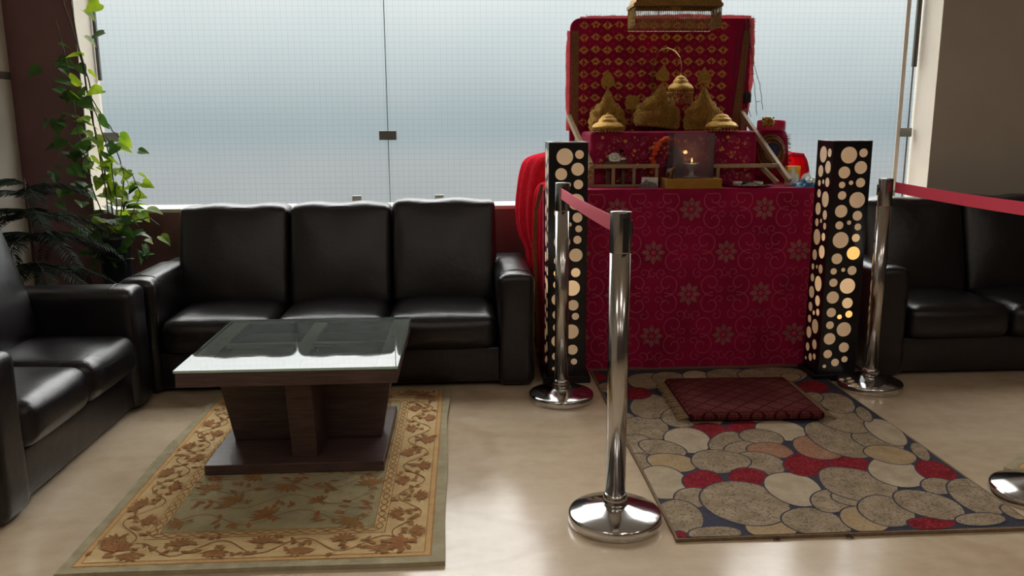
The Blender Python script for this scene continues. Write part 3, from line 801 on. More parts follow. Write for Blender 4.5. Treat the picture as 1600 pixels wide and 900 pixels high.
side('side_drape', .56, [(.565, 1.10), (.50, 1.125), (.42, 1.12), (.345, 1.09), (.315, 1.02), (.30, .9), (.297, .8), (.315, .68), (.352, .585), (.362, .5), (.37, .38), (.39, .25), (.40, .05)], 4.52, 4.90, M_redsheer, -1, .012)
side('side_drape', .50, [(.50, .975), (.43, .985), (.385, .96), (.368, .88), (.365, .7), (.372, .5), (.38, .3), (.39, .05)], 4.27, 4.52, M_redsheer, -1, .009)
side('side_drape', 1.845, [(1.85, 1.10), (1.86, 1.12), (1.87, 1.11), (1.895, 1.08), (1.915, 1.02), (1.93, .9), (1.92, .6), (1.88, .3), (1.85, .05)], 4.50, 4.90, M_redsheer, 1, .010)
gb = MB()
gb.ribbon([(.40, .985), (.392, .94), (.372, .86), (.362, .7), (.367, .52), (.376, .32), (.384, .10)], .018, 0, lambda u, v: (u-.006, 4.262, v))
W(gb, 'gold_border', M_border, t, solid=.002)

# ------------------------------------------------------------------ throne platform and backboard
t = thing('throne_platform', 'red embroidered step on the altar carrying the golden crowns', 'platform', (1.14, 4.65, AZ))
PX0, PX1, PY0, PY1, PZ = .672, 1.58, 4.475, 4.825, 1.245
W(MB().rbox(PX0, PX1, PY0, PY1, AZ+.0015, PZ, .02, 12, (0, .004, 0)), 'cloth_body', M_embr, t)
eb = MB(); R = random.Random(21)
for k in range(420):
    x, z = R.uniform(PX0+.03, PX1-.03), R.uniform(AZ+.02, PZ-.03)
    eb.disc((x, PY0-.0046, z), R.choice((.003, .004, .006, .009)), '-y', 8, R.choice((0, 0, 1)))
for k in range(11):
    x = PX0+.05+k*.080
    for q in range(3):
        cz = 1.0+q*.085+(k % 2)*.03
        pts = [(x+(.022*(1-i/26))*math.cos(i*.5), cz+(.022*(1-i/26))*math.sin(i*.5)) for i in range(24)]
        eb.ribbon(pts, .003, 0, lambda u, v: (u, PY0-.0048, v))
W(eb, 'embroidery', [M_scroll, M_sequin], t)

t = thing('throne_backboard', 'tall red backboard with rows of gold paisley motifs behind the crowns', 'backboard', (1.13, 4.86, AZ))
def board_out(x0, x1, z0, z1, r):
    P = [(x0, z0), (x1, z0)]
    for k in range(7): a = k*PI/12; P.append((x1-r*.4+r*.4*math.cos(a), z1-r*.4+r*.4*math.sin(a)))
    for k in range(7): a = PI/2+k*PI/12; P.append((x0+r+r*math.cos(a), z1-r+r*math.sin(a)))
    return P
W(MB().prism(board_out(.607, 1.645, AZ+.001, 1.868, .055), lambda u, v, s_: (u, 4.842 if s_ == 0 else 4.872, v)), 'board', M_crimson, t, bevel=.004)
mo = MB(); R = random.Random(4)
for i in range(13):
    for j in range(9):
        x = .685+i*.0665; z = 1.832-j*.0665+(.0 if i % 2 else -.004)
        if z < 1.27: continue
        for k in range(6):
            a = k*PI/3+R.uniform(-.2, .2); r = .014
            mo.disc((x+r*math.cos(a)*1.15, 4.8405, z+r*math.sin(a)*.85), .0068*R.uniform(.7, 1.2), '-y', 8, 0)
        mo.ribbon([(x-.029, z), (x, z+.022), (x+.029, z), (x, z-.022), (x-.029, z)][:R.choice((3, 4, 5, 5))], .003, 0, lambda u, v: (u, 4.8402, v))
        mo.disc((x, 4.8404, z), .005, '-y', 8, 1)
        if i < 12: mo.disc((x+.033, 4.8406, z-.033), .0075, '-y', 8, 1)
W(mo, 'gold_motifs', [M_sequin, M_red], t)
bs = MB().box(.612, .655, 4.836, 4.8415, 1.25, 1.80)
W(bs, 'brocade_strip', M_border, t); bs = MB()
bs.prism([(1.545, 1.25), (1.60, 1.25), (1.632, 1.80), (1.600, 1.80)], lambda u, v, s_: (u, 4.836 if s_ == 0 else 4.8415, v))
W(bs, 'brocade_strip', M_border, t)
pk = MB()     # sheer pink cloth bunched round the edges
def edge_tube(pts, r):
    P = []
    for i in range(len(pts)-1):
        for k in range(8):
            u = k/8; P.append(tuple(pts[i][q]+(pts[i+1][q]-pts[i][q])*u + R.uniform(-.003, .003) for q in range(3)))
    P.append(pts[-1]); pk.tube(P, r, 8)
edge_tube([(.604, 4.862, 1.25), (.596, 4.862, 1.45), (.597, 4.862, 1.70), (.606, 4.862, 1.80)], .014)
edge_tube([(.665, 4.862, 1.868), (.9, 4.862, 1.874), (1.3, 4.862, 1.882), (1.64, 4.862, 1.874)], .012)
edge_tube([(1.642, 4.862, 1.87), (1.652, 4.862, 1.7), (1.648, 4.862, 1.5), (1.625, 4.862, 1.28)], .022)
W(pk, 'sheer_wrap', M_pinksheer, t)
fz = MB()
for k in range(120):
    u = k/119; x = .7+.95*u; fz.tube([(x, 4.855, 1.875), (x+R.uniform(-.008, .008), 4.853, 1.875+R.uniform(.006, .016))], .0012, 4)
for k in range(60):
    z = 1.6+.27*k/59; fz.tube([(1.648, 4.855, z), (1.648+R.uniform(.006, .024), 4.853, z+R.uniform(-.01, .01))], .0012, 4)
W(fz, 'frayed_trim', mat('dusty_rose_thread', S(168,110,98), .9), t)

# ------------------------------------------------------------------ crowns
def crown(label, loc, w, h, tilt=0, wide=1.):
    t = thing('golden_tiara', label, 'crown', loc, 0, 'golden crowns on the throne'); t.rotation_euler = (math.radians(-8), math.radians(tilt), 0)
    hw = w/2
    half = [(0, h), (.05, .985*h), (.13, .92*h), (.22, .84*h), (.31, .75*h), (.37, .68*h), (.40, .63*h), (.50, .66*h), (.60, .64*h), (.66, .57*h), (.69, .51*h), (.80, .52*h), (.90, .47*h), (.93, .40*h), (.90, .36*h), (.97, .31*h), (1.0, .24*h), (.95, .18*h), (.98, .12*h), (.93, .05*h), (.84, 0)]
    out = [(x*hw, z) for x, z in half]+[(-x*hw, z) for x, z in reversed(half[1:])]
    cur = lambda u: .9*u*u/hw*.35
    def mp(u, v, s_): return (u, cur(u)-(0 if s_ else .007), v)
    # fan triangulated by strips: build as column grid between outline left/right per height for a curved sheet
    b = MB()
    def wid(z):
        best = 0
        for (x0, z0), (x1, z1) in zip(half, half[1:]):
            lo, hi = min(z0, z1), max(z0, z1)
            if lo <= z <= hi+1e-9:
                f = (z-z0)/(z1-z0) if abs(z1-z0) > 1e-9 else 0
                best = max(best, (x0+(x1-x0)*f)*hw)
        return max(best, .001)
    NZ, NX = 64, 18
    for side_, off in ((0, -.007), (1, 0)):
        fnn = lambda u, v: ((2*u-1)*wid(v*h), cur((2*u-1)*wid(v*h))+off-(.006*math.cos((2*u-1)*PI/2)*math.sin(v*PI) if side_ == 0 else 0), v*h)
        g0 = len(b.f); b.grid(fnn, NX, NZ)
    b.build('crown_plate', M_gold, t)
    e = MB()
    fr2 = lambda u, v: (u, cur(u)-.0155, v)
    for s_ in (-1, 1):
        for k, (cx, cz, r) in enumerate(((.25, .16, .15), (.62, .17, .16), (.30, .42, .15), (.66, .40, .11), (.12, .66, .08))):
            pts = [(s_*(cx*hw+r*hw*(1-i/40)*math.cos(i*.42)), cz*h+r*h*.8*(1-i/40)*math.sin(i*.42)) for i in range(36)]
            e.tube([fr2(*p) for p in pts], .0022, 5)
    for k in range(15):
        x = (k/14*2-1)*hw*.82; e.ball((x, cur(x)-.012, .008), .007, 8)
    e.tube([fr2(0, .10*h), fr2(.09*hw, .3*h), fr2(.12*hw, .5*h), fr2(0, .85*h), fr2(-.12*hw, .5*h), fr2(-.09*hw, .3*h), fr2(0, .10*h)], .003, 6)
    e.build('filigree', M_goldl, t)
    f = MB(); lw = .074; lh = .088
    st = h*1.0
    f.tube([(0, -.005, st-.02), (0, -.005, st+.022)], .0035, 6)
    prof = [(0, 0), (.45, .05), (.5, .22), (.5, .40), (.38, .62), (.18, .82), (0, 1.05)]
    out = [(x*lw, st+.010+z*lh) for x, z in prof]+[(-x*lw, st+.010+z*lh) for x, z in reversed(prof[1:-1])]
    f.prism(out, lambda u, v, s_: (u, -.010 if s_ == 0 else -.004, v))
    for s_ in (-1, 1):
        pts = [(s_*(lw*.2+lw*.2*(1-i/30)*math.cos(i*.45)), st+.010+lh*.38+lh*.22*(1-i/30)*math.sin(i*.45)) for i in range(26)]
        f.tube([(u, -.0115, v) for u, v in pts], .0018, 5)
    f.build('leaf_finial', M_goldl, t)
    return t
crown('golden crown standing behind the small golden dome near the white railing post', (.802, 4.68, PZ), .215, .235)
crown('widest golden crown in the middle, beneath the hanging golden dome', (1.083, 4.69, PZ+.021), .275, .245, 6)
crown('golden crown above the crumpled papers side, next to the braided cloth ornament', (1.345, 4.68, PZ), .225, .250)
# leaf plate beside the middle crown
lp = MB(); lw, lh = .085, .085
prof = [(0, 0), (.38, .06), (.5, .3), (.5, .55), (.36, .82), (.15, .95), (0, .92)]
out = [(x*lw, z*lh) for x, z in prof]+[(-x*lw, z*lh) for x, z in reversed(prof[1:-1])]
t = thing('leaf_ornament', 'flat golden leaf plate on a thin rod between two crowns', 'ornament', (.955, 4.775, PZ))
lp.prism(out, lambda u, v, s_: (u, -.004 if s_ == 0 else .004, v+.118))
for s_ in (-1, 1): lp.tube([(s_*(.018+.014*(1-i/26)*math.cos(i*.5)), -.006, .16+.016*(1-i/26)*math.sin(i*.5)) for i in range(22)], .0018, 5)
lp.build('leaf_plate', M_goldl, t, bevel=.002)
MB().tube([(0, 0, .0), (0, 0, .13)], .003, 6).lathe([(.014, 0), (.012, .006), (.003, .010)], n=12).build('rod', M_gold, t)

# small domes (chhatra)
def dome(label, loc, r, hang=False, net=False):
    t = thing('golden_dome', label, 'ornament', loc, 0, 'small golden domes')
    MB().lathe([(r*.80, .012), (r, .0), (r*1.04, .006), (r*1.0, .014), (r*.88, .024), (r*.74, .031), (r*.63, .034), (r*.62, .040), (r*.60, .046), (r*.50, .054), (r*.44, .056), (r*.43, .061), (r*.34, .068), (r*.16, .073), (r*.07, .076), (r*.08, .082), (0, .087)], n=40).build('dome_shell', M_goldl, t)
    b = MB(); n = 30
    for k in range(n):
        a = 2*PI*k/n
        b.tube([(r*math.cos(a), r*math.sin(a), .004), (r*1.01*math.cos(a), r*1.01*math.sin(a), -.012)], .0016, 4)
        b.ball((r*1.01*math.cos(a), r*1.01*math.sin(a), -.016), .0042, 6)
    b.build('bead_fringe', M_goldl, t)
    if net:
        nb = MB()
        for k in range(18):
            a = 2*PI*k/18
            for dk in (-1, 1):
                pts = [((r*.98-.0025*i*abs(math.sin(a)))*math.cos(a+dk*.1*i), (r*.98)*math.sin(a+dk*.1*i), -.006-.017*i) for i in range(5)]
                nb.tube(pts, .0016, 4)
        nb.build('bead_net', M_goldd, t)
    return t
dome('small golden dome at the front edge of the step near the white railing post', (.772, 4.515, PZ+.017), .082)
dome('small golden dome on the step beside the longer slanted railing arm', (1.392, 4.515, PZ+.017), .085)
t = dome('small golden dome with bead net hanging on a bent wire over middle crown', (1.157, 4.5, 1.462), .066, net=True)
hk = MB().tube([(0, 0, .084), (.0, .0, .135), (-.004, .02, .17), (-.02, .06, .205), (-.045, .12, .226), (-.075, .20, .215), (-.08, .32, .15), (-.08, .33, -.1), (-.08, .325, -.217)], .0028, 8)
hk.build('hanging_wire', M_gold, t)

# golden canopy hung above
t = thing('hanging_canopy', 'golden canopy with beaded fringe hanging above the throne', 'canopy', (1.108, 4.5, 1.885))
cx0, cx1, cy0, cy1, cz = .885, 1.332, 4.40, 4.60, 1.885
fr = MB()
for (a, b_) in (((cx0, cy0), (cx1, cy0)), ((cx1, cy0), (cx1, cy1)), ((cx1, cy1), (cx0, cy1)), ((cx0, cy1), (cx0, cy0))):
    fr.bar((a[0], a[1], cz), (b_[0], b_[1], cz), .016)
W(fr, 'frame', M_goldd, t)
rf = MB(); ap = (1.108, 4.5)
for k, (s0_, s1_, z0, z1) in enumerate(((1, .93, cz+.006, cz+.05), (.93, .55, cz+.05, cz+.10), (.55, .18, cz+.10, cz+.2), (.18, .05, cz+.2, cz+.3))):
    c0 = [(ap[0]+(x-ap[0])*s0_, ap[1]+(y-ap[1])*s0_, z0) for x, y in ((cx0, cy0), (cx1, cy0), (cx1, cy1), (cx0, cy1))]
    c1 = [(ap[0]+(x-ap[0])*s1_, ap[1]+(y-ap[1])*s1_, z1) for x, y in ((cx0, cy0), (cx1, cy0), (cx1, cy1), (cx0, cy1))]
    rf.add(c0+c1, [(i, (i+1) % 4, (i+1) % 4+4, i+4) for i in range(4)])
W(rf, 'roof', M_goldd, t, solid=.004)
W(MB().tube([(1.108, 4.5, cz+.29), (1.108, 4.5, ZC)], .004, 8), 'hanging_rod', M_gold, t)
W(MB().lathe([(.0, -.025), (.026, -.02), (.030, -.004), (.022, .012), (.008, .03), (.003, .11)], (1.105, 4.45, cz+.0), 24), 'pendant', M_goldl, t)
st = MB(); L = .112
def strands(A, B, n):
    for k in range(n):
        for dk in (-1, 1):
            P = []
            for i in range(6):
                s_ = (k+dk*(max(0, i-1.5))*.42)/n; s_ = min(1, max(0, s_))
                P.append((A[0]+(B[0]-A[0])*s_, A[1]+(B[1]-A[1])*s_+R.uniform(-.002, .002), cz-L*i/5))
            st.tube(P, .0012, 4)
strands((cx0, cy0), (cx1, cy0), 46); strands((cx0, cy1), (cx1, cy1), 40)
strands((cx0, cy0), (cx0, cy1), 20); strands((cx1, cy0), (cx1, cy1), 20)
for (A, B) in (((cx0, cy0), (cx1, cy0)), ((cx0, cy1), (cx1, cy1))):
    st.tube([(A[0]+(B[0]-A[0])*i/46, A[1], cz-L-.004*(i % 2)) for i in range(47)], .002, 4)
W(st, 'bead_fringe', M_goldd, t)

# ------------------------------------------------------------------ throne railing
t = thing('throne_railing', 'cream wooden railing around the throne step on the altar', 'railing', (1.16, 4.4, AZ))
b = MB().bar((.648, 4.40, 1.066), (1.03, 4.40, 1.066), .020)
W(b, 'top_rail', M_cane, t, bevel=.002)
W(MB().bar((1.30, 4.40, 1.064), (1.675, 4.40, 1.064), .020), 'top_rail', M_cane, t, bevel=.002)
W(MB().bar((.65, 4.40, AZ+.008), (1.0, 4.40, AZ+.008), .012), 'bottom_rail', M_cane, t)
for x in (.786, .896, 1.017, 1.347): W(MB().bar((x, 4.40, AZ+.001), (x, 4.40, 1.058), .016), 'baluster', M_cane, t)
W(MB().box(.648, .682, 4.385, 4.415, AZ+.001, 1.078), 'corner_post', M_cane, t, bevel=.003)
W(MB().bar((.664, 4.40, 1.075), (.592, 4.78, 1.33), .026), 'slanted_arm', M_cane, t, bevel=.003)
W(MB().bar((.62, 4.62, 1.22), (.612, 4.66, 1.0), .016), 'baluster', M_cane, t)
W(MB().bar((1.715, 4.335, .985), (1.585, 4.78, 1.345), .026), 'slanted_arm', M_cane, t, bevel=.003)
W(MB().bar((1.655, 4.345, .975), (1.595, 4.435, 1.056), .022), 'slanted_brace', M_cane, t, bevel=.003)
W(MB().box(1.587, 1.612, 4.78, 4.808, AZ+.29, 1.36), 'corner_post', M_cane, t)
fl = MB(); R = random.Random(8)
for k in range(26): fl.ball((.662+R.uniform(-.014, .014), 4.383+R.uniform(-.006, .004), .985+.09*k/25), R.uniform(.004, .008), 6)
W(fl, 'post_flowers', mat('dried_white_flower', S(176,150,112), .8, var=.4, vscale=200), t)

# ------------------------------------------------------------------ things on the altar
t = thing('offering_stand', 'low brown stand behind the front railing with silver flower on it', 'stand', (.79, 4.45, AZ))
W(MB().box(.745, .865, 4.425, 4.462, 1.07, 1.09), 'stand_top', M_brown, t, bevel=.002)
for x in (.755, .835): W(MB().box(x, x+.02, 4.43, 4.455, AZ+.001, 1.07), 'leg', M_brown, t, bevel=.002)
sf = MB(); R = random.Random(2)
for k in range(9):
    a = k*2*PI/9; sf.ball((.80+.022*math.cos(a), 4.443+.008*math.sin(a), 1.108+.018*math.sin(a*1.0)), .015, 8, sc=(1, .5, 1))
sf.ball((.80, 4.438, 1.108), .013, 8); sf.ball((.845, 4.443, 1.102), .016, 8, sc=(1.3, .6, .8)); sf.ball((.80, 4.443, 1.095), .012, 8, sc=(2, .6, .6))
tag(sf.build('silver_flower', M_silver), 'small silver flower resting on the low brown stand', 'ornament')
# candle box
t = thing('candle_plinth', 'golden brass block under the glass candle box', 'block', (1.18, 4.33, AZ))
W(MB().box(1.035, 1.325, 4.240, 4.42, AZ+.0005, 1.008), 'block_body', M_brass, t, bevel=.004)
W(MB().box(1.03, 1.33, 4.236, 4.424, AZ+.0005, AZ+.006), 'foot_rim', M_brass, t, bevel=.001)
t = thing('candle_box', 'clear smoky box shielding the small burning lamp', 'box', (1.18, 4.35, 1.008))
gx0, gx1, gy0, gy1 = 1.075, 1.29, 4.285, 4.405
for (a, b_, c, d) in ((gx0, gx1, gy0, gy0+.003), (gx0, gx1, gy1-.003, gy1), (gx0, gx0+.003, gy0+.003, gy1-.003), (gx1-.003, gx1, gy0+.003, gy1-.003)):
    W(MB().box(a, b_, c, d, 1.0083, 1.237), 'side_pane', M_acrylic, t)
t = thing('oil_lamp', 'little burning oil lamp inside the clear box', 'lamp', (1.188, 4.34, 1.008))
MB().lathe([(.04, .001), (.042, .006), (.014, .012), (.010, .03), (.016, .042), (.034, .058), (.042, .074), (.040, .076), (.03, .062), (0, .055)], n=32).build('lamp_cup', M_silver, t)
MB().tube([(0, 0, .056), (0, -.004, .082)], .003, 6).build('wick', M_paper, t)
MB().lathe([(0, 0), (.003, .003), (.0045, .008), (.0032, .015), (.0012, .022), (0, .026)], (0, -.004, .078), 12).build('flame', m_emit('flame', S(255,190,90), 4.), t)
pl = bpy.data.lights.new('flame_light', 'POINT'); pl.energy = .12; pl.color = (1, .55, .2); pl.shadow_soft_size = .01
po = bpy.data.objects.new('flame_light', pl); C.objects.link(po); po.location = (1.188, 4.334, 1.135)
# small animal figure
def figurine():
    b = MB()
    me = bpy.data.meshes.new('bull_figurine')
    J = [(0,0,.036, .013), (-.018,0,.037, .013), (.018,0,.038, .013), (.030,0,.052, .008), (.040,0,.060, .009), (.051,0,.054, .005),
         (-.018,-.008,.02, .0055), (-.019,-.009,.0035, .0045), (-.018,.008,.02, .0055), (-.019,.009,.0035, .0045),
         (.018,-.008,.02, .0055), (.019,-.009,.0035, .0045), (.018,.008,.02, .0055), (.019,.009,.0035, .0045), (-.031,0,.036, .004), (-.036,0,.018, .0025),
         (.038,-.009,.070,.0025), (.036,-.012,.080,.0015), (.038,.009,.070,.0025), (.036,.012,.080,.0015)]
    E_ = [(0,1), (0,2), (2,3), (3,4), (4,5), (1,6), (6,7), (1,8), (8,9), (2,10), (10,11), (2,12), (12,13), (1,14), (14,15), (4,16), (16,17), (4,18), (18,19)]
    me.from_pydata([j[:3] for j in J], E_, [])
    o = bpy.data.objects.new('bull_figurine', me); C.objects.link(o)
    md = o.modifiers.new('skin', 'SKIN'); md.use_smooth_shade = True
    for i, j in enumerate(J): me.skin_vertices[0].data[i].radius = (j[3], j[3])
    me.skin_vertices[0].data[0].use_root = True
    ms = o.modifiers.new('sub', 'SUBSURF'); ms.levels = 1; ms.render_levels = 2
    me.materials.append(M_bronze)
    return o
o = figurine(); o.location = (1.057, 4.262, 1.0085); o.rotation_euler = (0, 0, math.radians(-70))
tag(o, 'tiny dark bronze bull figure on the brass block corner', 'figurine')
# garland and blue bundle
nb = MB().lathe([(.001, 0), (.05, .0), (.056, .05), (.052, .11), (.036, .17), (.018, .20), (0, .205)], (1.13, 4.452, AZ+.001), 24, sx=1., sy=.28)
tag(nb.build('blue_bundle', M_navy), 'dark blue upright bundle partly behind the clear candle box', 'bundle')
R = random.Random(6)
gb = MB()
for k in range(34):
    u = k/33; a = 1.15+u*2.5
    x = 1.105+.085*math.cos(a)*(1.05); z = 1.085+.118*math.sin(a)
    gb.ball((x-.012+R.uniform(-.012, .012), 4.442+R.uniform(-.006, .006), max(AZ+.014, z+R.uniform(-.008, .008))), R.uniform(.011, .016), 8, jit=.12)
tag(gb.build('marigold_garland', M_marigold), 'orange marigold garland looped beside the dark blue bundle', 'garland')
# grey pouch and card
def crumple(b, c, s, n, seed, slot=0, fold=.35):
    R = random.Random(seed); V = []; N = n
    for j in range(N+1):
        for i in range(N+1):
            u, v = i/N*2-1, j/N*2-1
            z = max(0, (1-max(abs(u), abs(v))**2))*s[2]*(.55+.6*R.random())
            V.append((c[0]+u*s[0]*(1+R.uniform(-fold, fold)*.5), c[1]+v*s[1]*(1+R.uniform(-fold, fold)*.5), c[2]+z))
    Fc = [(j*(N+1)+i, j*(N+1)+i+1, (j+1)*(N+1)+i+1, (j+1)*(N+1)+i) for j in range(N) for i in range(N)]
    return b.add(V, Fc, slot)
b = MB(); crumple(b, (.955, 4.325, AZ+.0012), (.05, .032, .04), 7, 3)
tag(b.build('cloth_pouch', M_grey, solid=.002), 'crumpled grey cloth pouch in front of the railing', 'pouch')
b = MB().prism([(-.045, 0), (.045, 0), (.047, .05), (-.04, .052)], lambda u, v, s_: (.975+u, 4.372-(0 if s_ else .0015)+v*.15, AZ+.0008+v))
tag(b.build('paper_card', M_paper), 'white card leaning on the railing behind the grey pouch', 'card')
# steel tray with small bowls
tr_ = MB().lathe([(.113, 0), (.116, .002), (.125, .012), (.127, .014), (.123, .014), (.110, .005), (0, .004)], n=56).build('steel_tray', M_steel_top)
tr_.location = (1.498, 4.365, AZ+.0005); tag(tr_, 'round steel plate at the front of the altar top', 'plate')
for i, (x, y, r, m, nm, lb) in enumerate(((-.055, .0, .027, M_silver, 'small_bowl', 'little silver bowl on the steel plate, on the brass block side'), (.0, .045, .03, M_bronze, 'small_bowl', 'little dark bowl at the back of the steel plate'), (.055, -.015, .026, M_silver, 'small_bowl', 'little silver bowl on the steel plate, beside the slanted brace'))):
    o = MB().lathe([(r*.5, 0), (r*.9, .010), (r, .022), (r*.95, .022), (r*.8, .010), (0, .006)], n=24).build(nm, m)
    o.location = (1.498+x, 4.365+y, AZ+.0052); tag(o, lb, 'bowl', 'bowls on the steel plate')
b = MB(); crumple(b, (1.505, 4.315, AZ+.0062), (.04, .028, .018), 6, 9)
tag(b.build('ash_heap', M_grey, solid=.001), 'small grey heap of ash on the steel plate', 'ash')
# papers, blue bag, yellow box
b = MB(); crumple(b, (1.80, 4.31, AZ+.0012), (.07, .055, .042), 9, 12)
crumple(b, (1.822, 4.31, AZ+.022), (.046, .035, .030), 7, 15, 1)
tag(b.build('plastic_bag', [M_bluebag, M_whitebag], solid=.001), 'crumpled blue and white plastic bag on the altar edge', 'bag')
b = MB(); crumple(b, (1.757, 4.41, AZ+.0012), (.032, .04, .10), 6, 31, 0, .5)
tag(b.build('crumpled_paper', M_paper, solid=.001), 'crumpled white paper at the foot of the slanted railing arm', 'paper', 'crumpled papers')
b = MB(); crumple(b, (1.846, 4.42, AZ+.0012), (.03, .035, .085), 6, 33, 0, .5)
tag(b.build('crumpled_paper', M_paper, solid=.001), 'crumpled white paper between blue bag and yellow box', 'paper', 'crumpled papers')
t = thing('yellow_box', 'small yellow cardboard box behind the crumpled papers', 'box', (1.80, 4.515, AZ+.0012))
MB().box(-.036, .036, -.02, .02, 0, .092).build('carton', M_yellow, t, bevel=.002)
MB().box(-.037, .037, -.021, .021, .075, .096).build('carton_lid', mat('amber_card', S(236,182,44), .5), t, bevel=.002)
# braided cloth ornament
t = thing('cloth_ornament', 'red cloth dome with braided gold ring and pink drum top', 'ornament', (1.735, 4.70, AZ))
MB().lathe([(.106, .0012), (.108, .06), (.106, .14), (.098, .24), (.082, .285), (0, .286)], n=40, sx=1., sy=.62).build('cloth_dome', M_crimson, t)
MB().lathe([(.074, .286), (.080, .292), (.080, .335), (.076, .345), (0, .348)], (.0, 0, 0), 36, sy=.8).build('drum_top', mat('pink_satin', S(205,32,86), .45), t)
rg = MB()
def ringpt(a, r, off): return (-.022+r*.92*math.cos(a), -.094-.018*math.sin(a)*-1+off, .172+r*1.08*math.sin(a))
for (r, rr) in ((.048, .010), (.069, .008), (.083, .006)):
    rg.tube([ringpt(2*PI*k/36, r, .0 if r < .08 else .012) for k in range(37)], rr, 8)
for k in range(40):
    a = 2*PI*k/40; p = ringpt(a, .064, -.008); rg.ball(p, .0055, 6)
rg.build('braid_ring', M_border, t)
MB().disc((-.022, -.1, .172), .045, '-y', 28, 0, .05).build('ring_center', M_navy, t, solid=.002)
fg = MB(); R = random.Random(14)
for k in range(90):
    u = k/89; z = .02+.25*u; x = .105-.03*u
    fg.tube([(x, -.02, z), (x+R.uniform(.008, .026), -.03+R.uniform(-.02, .02), z+R.uniform(-.012, .004))], .0016, 4)
fg.build('gold_fringe', M_border, t)
bc = MB()
for k in range(70): bc.ball((-.050+R.uniform(-.03, .03), -.085+R.uniform(-.012, .012), .335+R.uniform(-.02, .022)), R.uniform(.006, .010), 7)
bc.tube([(-.05, -.08, .335), (-.04, -.045, .335)], .012, 8)
bc.build('gold_beads', M_goldl, t)

# string of wires with a black plug
t = thing('hanging_wire_string', 'thin dark wires hanging from the backboard corner with black plug', 'wire', (1.63, 4.83, 1.3))
wb_ = MB(); R = random.Random(5)
def wob(P, n=6):
    Q = []
    for i in range(len(P)-1):
        for k in range(n):
            u = k/n; Q.append(tuple(P[i][q]+(P[i+1][q]-P[i][q])*u+R.uniform(-.002, .002) for q in range(3)))
    return Q+[P[-1]]
YW = 4.815
for P in ([(1.60, YW, 1.86), (1.625, YW, 1.75), (1.655, YW, 1.62), (1.70, YW, 1.50), (1.722, YW, 1.36)], [(1.615, YW, 1.83), (1.645, YW, 1.62), (1.672, YW, 1.46), (1.69, YW, 1.33)],
          [(1.60, YW, 1.85), (1.605, YW, 1.5), (1.63, YW, 1.38), (1.655, YW, 1.32)], [(1.345, YW-.2, 1.88), (1.37, YW-.2, 1.80)], [(1.565, YW, 1.82), (1.545, YW, 1.6), (1.54, YW, 1.4)]):
    W(MB().tube(wob(P), .0017, 5), 'wire_strand', M_wire, t)
for (x, z) in ((1.65, 1.62), (1.653, 1.56), (1.69, 1.405), (1.566, 1.54)): wb_.tube([(x-.01, YW, z), (x+.012, YW, z+.002)], .002, 5)
W(wb_, 'wire_ties', M_wire, t)
W(MB().box(1.61, 1.648, YW-.012, YW+.012, 1.40, 1.452).box(1.618, 1.64, YW-.006, YW+.006, 1.452, 1.464), 'plug', M_black, t, bevel=.003)

# ------------------------------------------------------------------ plants
def heart(L, w, fold=.18, droop=.25):
    """leaf in local coords: base at origin, tip at +x"""
    V = []; Fc = []
    ks = [(0, .0), (-.10, .24), (.02, .42), (.22, .50), (.45, .42), (.70, .24), (.88, .10), (1, 0)]
    mid = [(0, 0), (.08, 0), (.16, 0), (.3, 0), (.5, 0), (.72, 0), (.88, 0), (1, 0)]
    for s_ in (-1, 1):
        b0 = len(V)
        for (u, _), (ku, kv) in zip(mid, ks):
            V.append((u*L, 0, -droop*L*u*u)); V.append((ku*L, s_*kv*w*1.1, fold*abs(kv)*w-droop*L*max(0, ku)**2))
        for i in range(7):
            q = (b0+2*i, b0+2*i+2, b0+2*i+3, b0+2*i+1)
            Fc.append(q if s_ > 0 else tuple(reversed(q)))
    return V, Fc
def put(b, VF, pos, dirv, roll, slot=0):
    d = Vector(dirv).normalized(); u = Vector((0, 0, 1)); s_ = u.cross(d)
    s_ = s_.normalized() if s_.length > 1e-3 else Vector((0, 1, 0)); n = d.cross(s_)
    rm = Matrix.Rotation(roll, 3, d); s_ = rm @ s_; n = rm @ n
    b.add([Vector(pos)+d*x+s_*y+n*z for x, y, z in VF[0]], VF[1], slot, True)
R = random.Random(17)
t = thing('climbing_pothos', 'pothos in a dark pot, climbing beside the window frame', 'plant', (-1.93, 4.66, 0))
W(MB().lathe([(.062, 0), (.066, .01), (.08, .58), (.088, .68), (.090, .70), (.082, .70), (.077, .67), (0, .665)], (-1.93, 4.66, 0), 32), 'pot', M_pot, t)
W(MB().lathe([(.076, .672), (0, .68)], (-1.93, 4.66, 0), 24), 'soil', M_soil, t)
stm = MB(); YV = 4.80
def stem(P, r=.004): stm.tube(wob(P, 5), r, 6)
stem([(-1.93, 4.68, .70), (-1.97, 4.76, .92), (-2.02, YV, 1.15), (-2.05, YV, 1.4), (-2.06, YV, 1.58), (-2.085, YV, 1.78), (-2.10, YV, 2.1), (-2.12, YV, 2.5)], .005)
stem([(-1.95, 4.67, .70), (-1.99, 4.75, 1.0), (-2.035, YV-.01, 1.3), (-2.03, YV-.01, 1.5), (-2.07, YV-.01, 1.7), (-2.125, YV-.01, 1.93), (-2.14, YV-.01, 2.3)], .004)
stem([(-1.91, 4.65, .70), (-1.93, 4.74, .9), (-1.96, YV-.02, 1.12), (-2.0, YV-.02, 1.32), (-2.04, YV-.02, 1.46), (-1.99, YV-.02, 1.37), (-1.93, YV-.02, 1.26), (-1.87, YV-.02, 1.20)], .0035)
stem([(-1.90, 4.64, .70), (-1.90, 4.72, .84), (-1.88, 4.76, 1.02), (-1.92, 4.78, 1.15), (-1.98, YV, 1.24)], .0035)
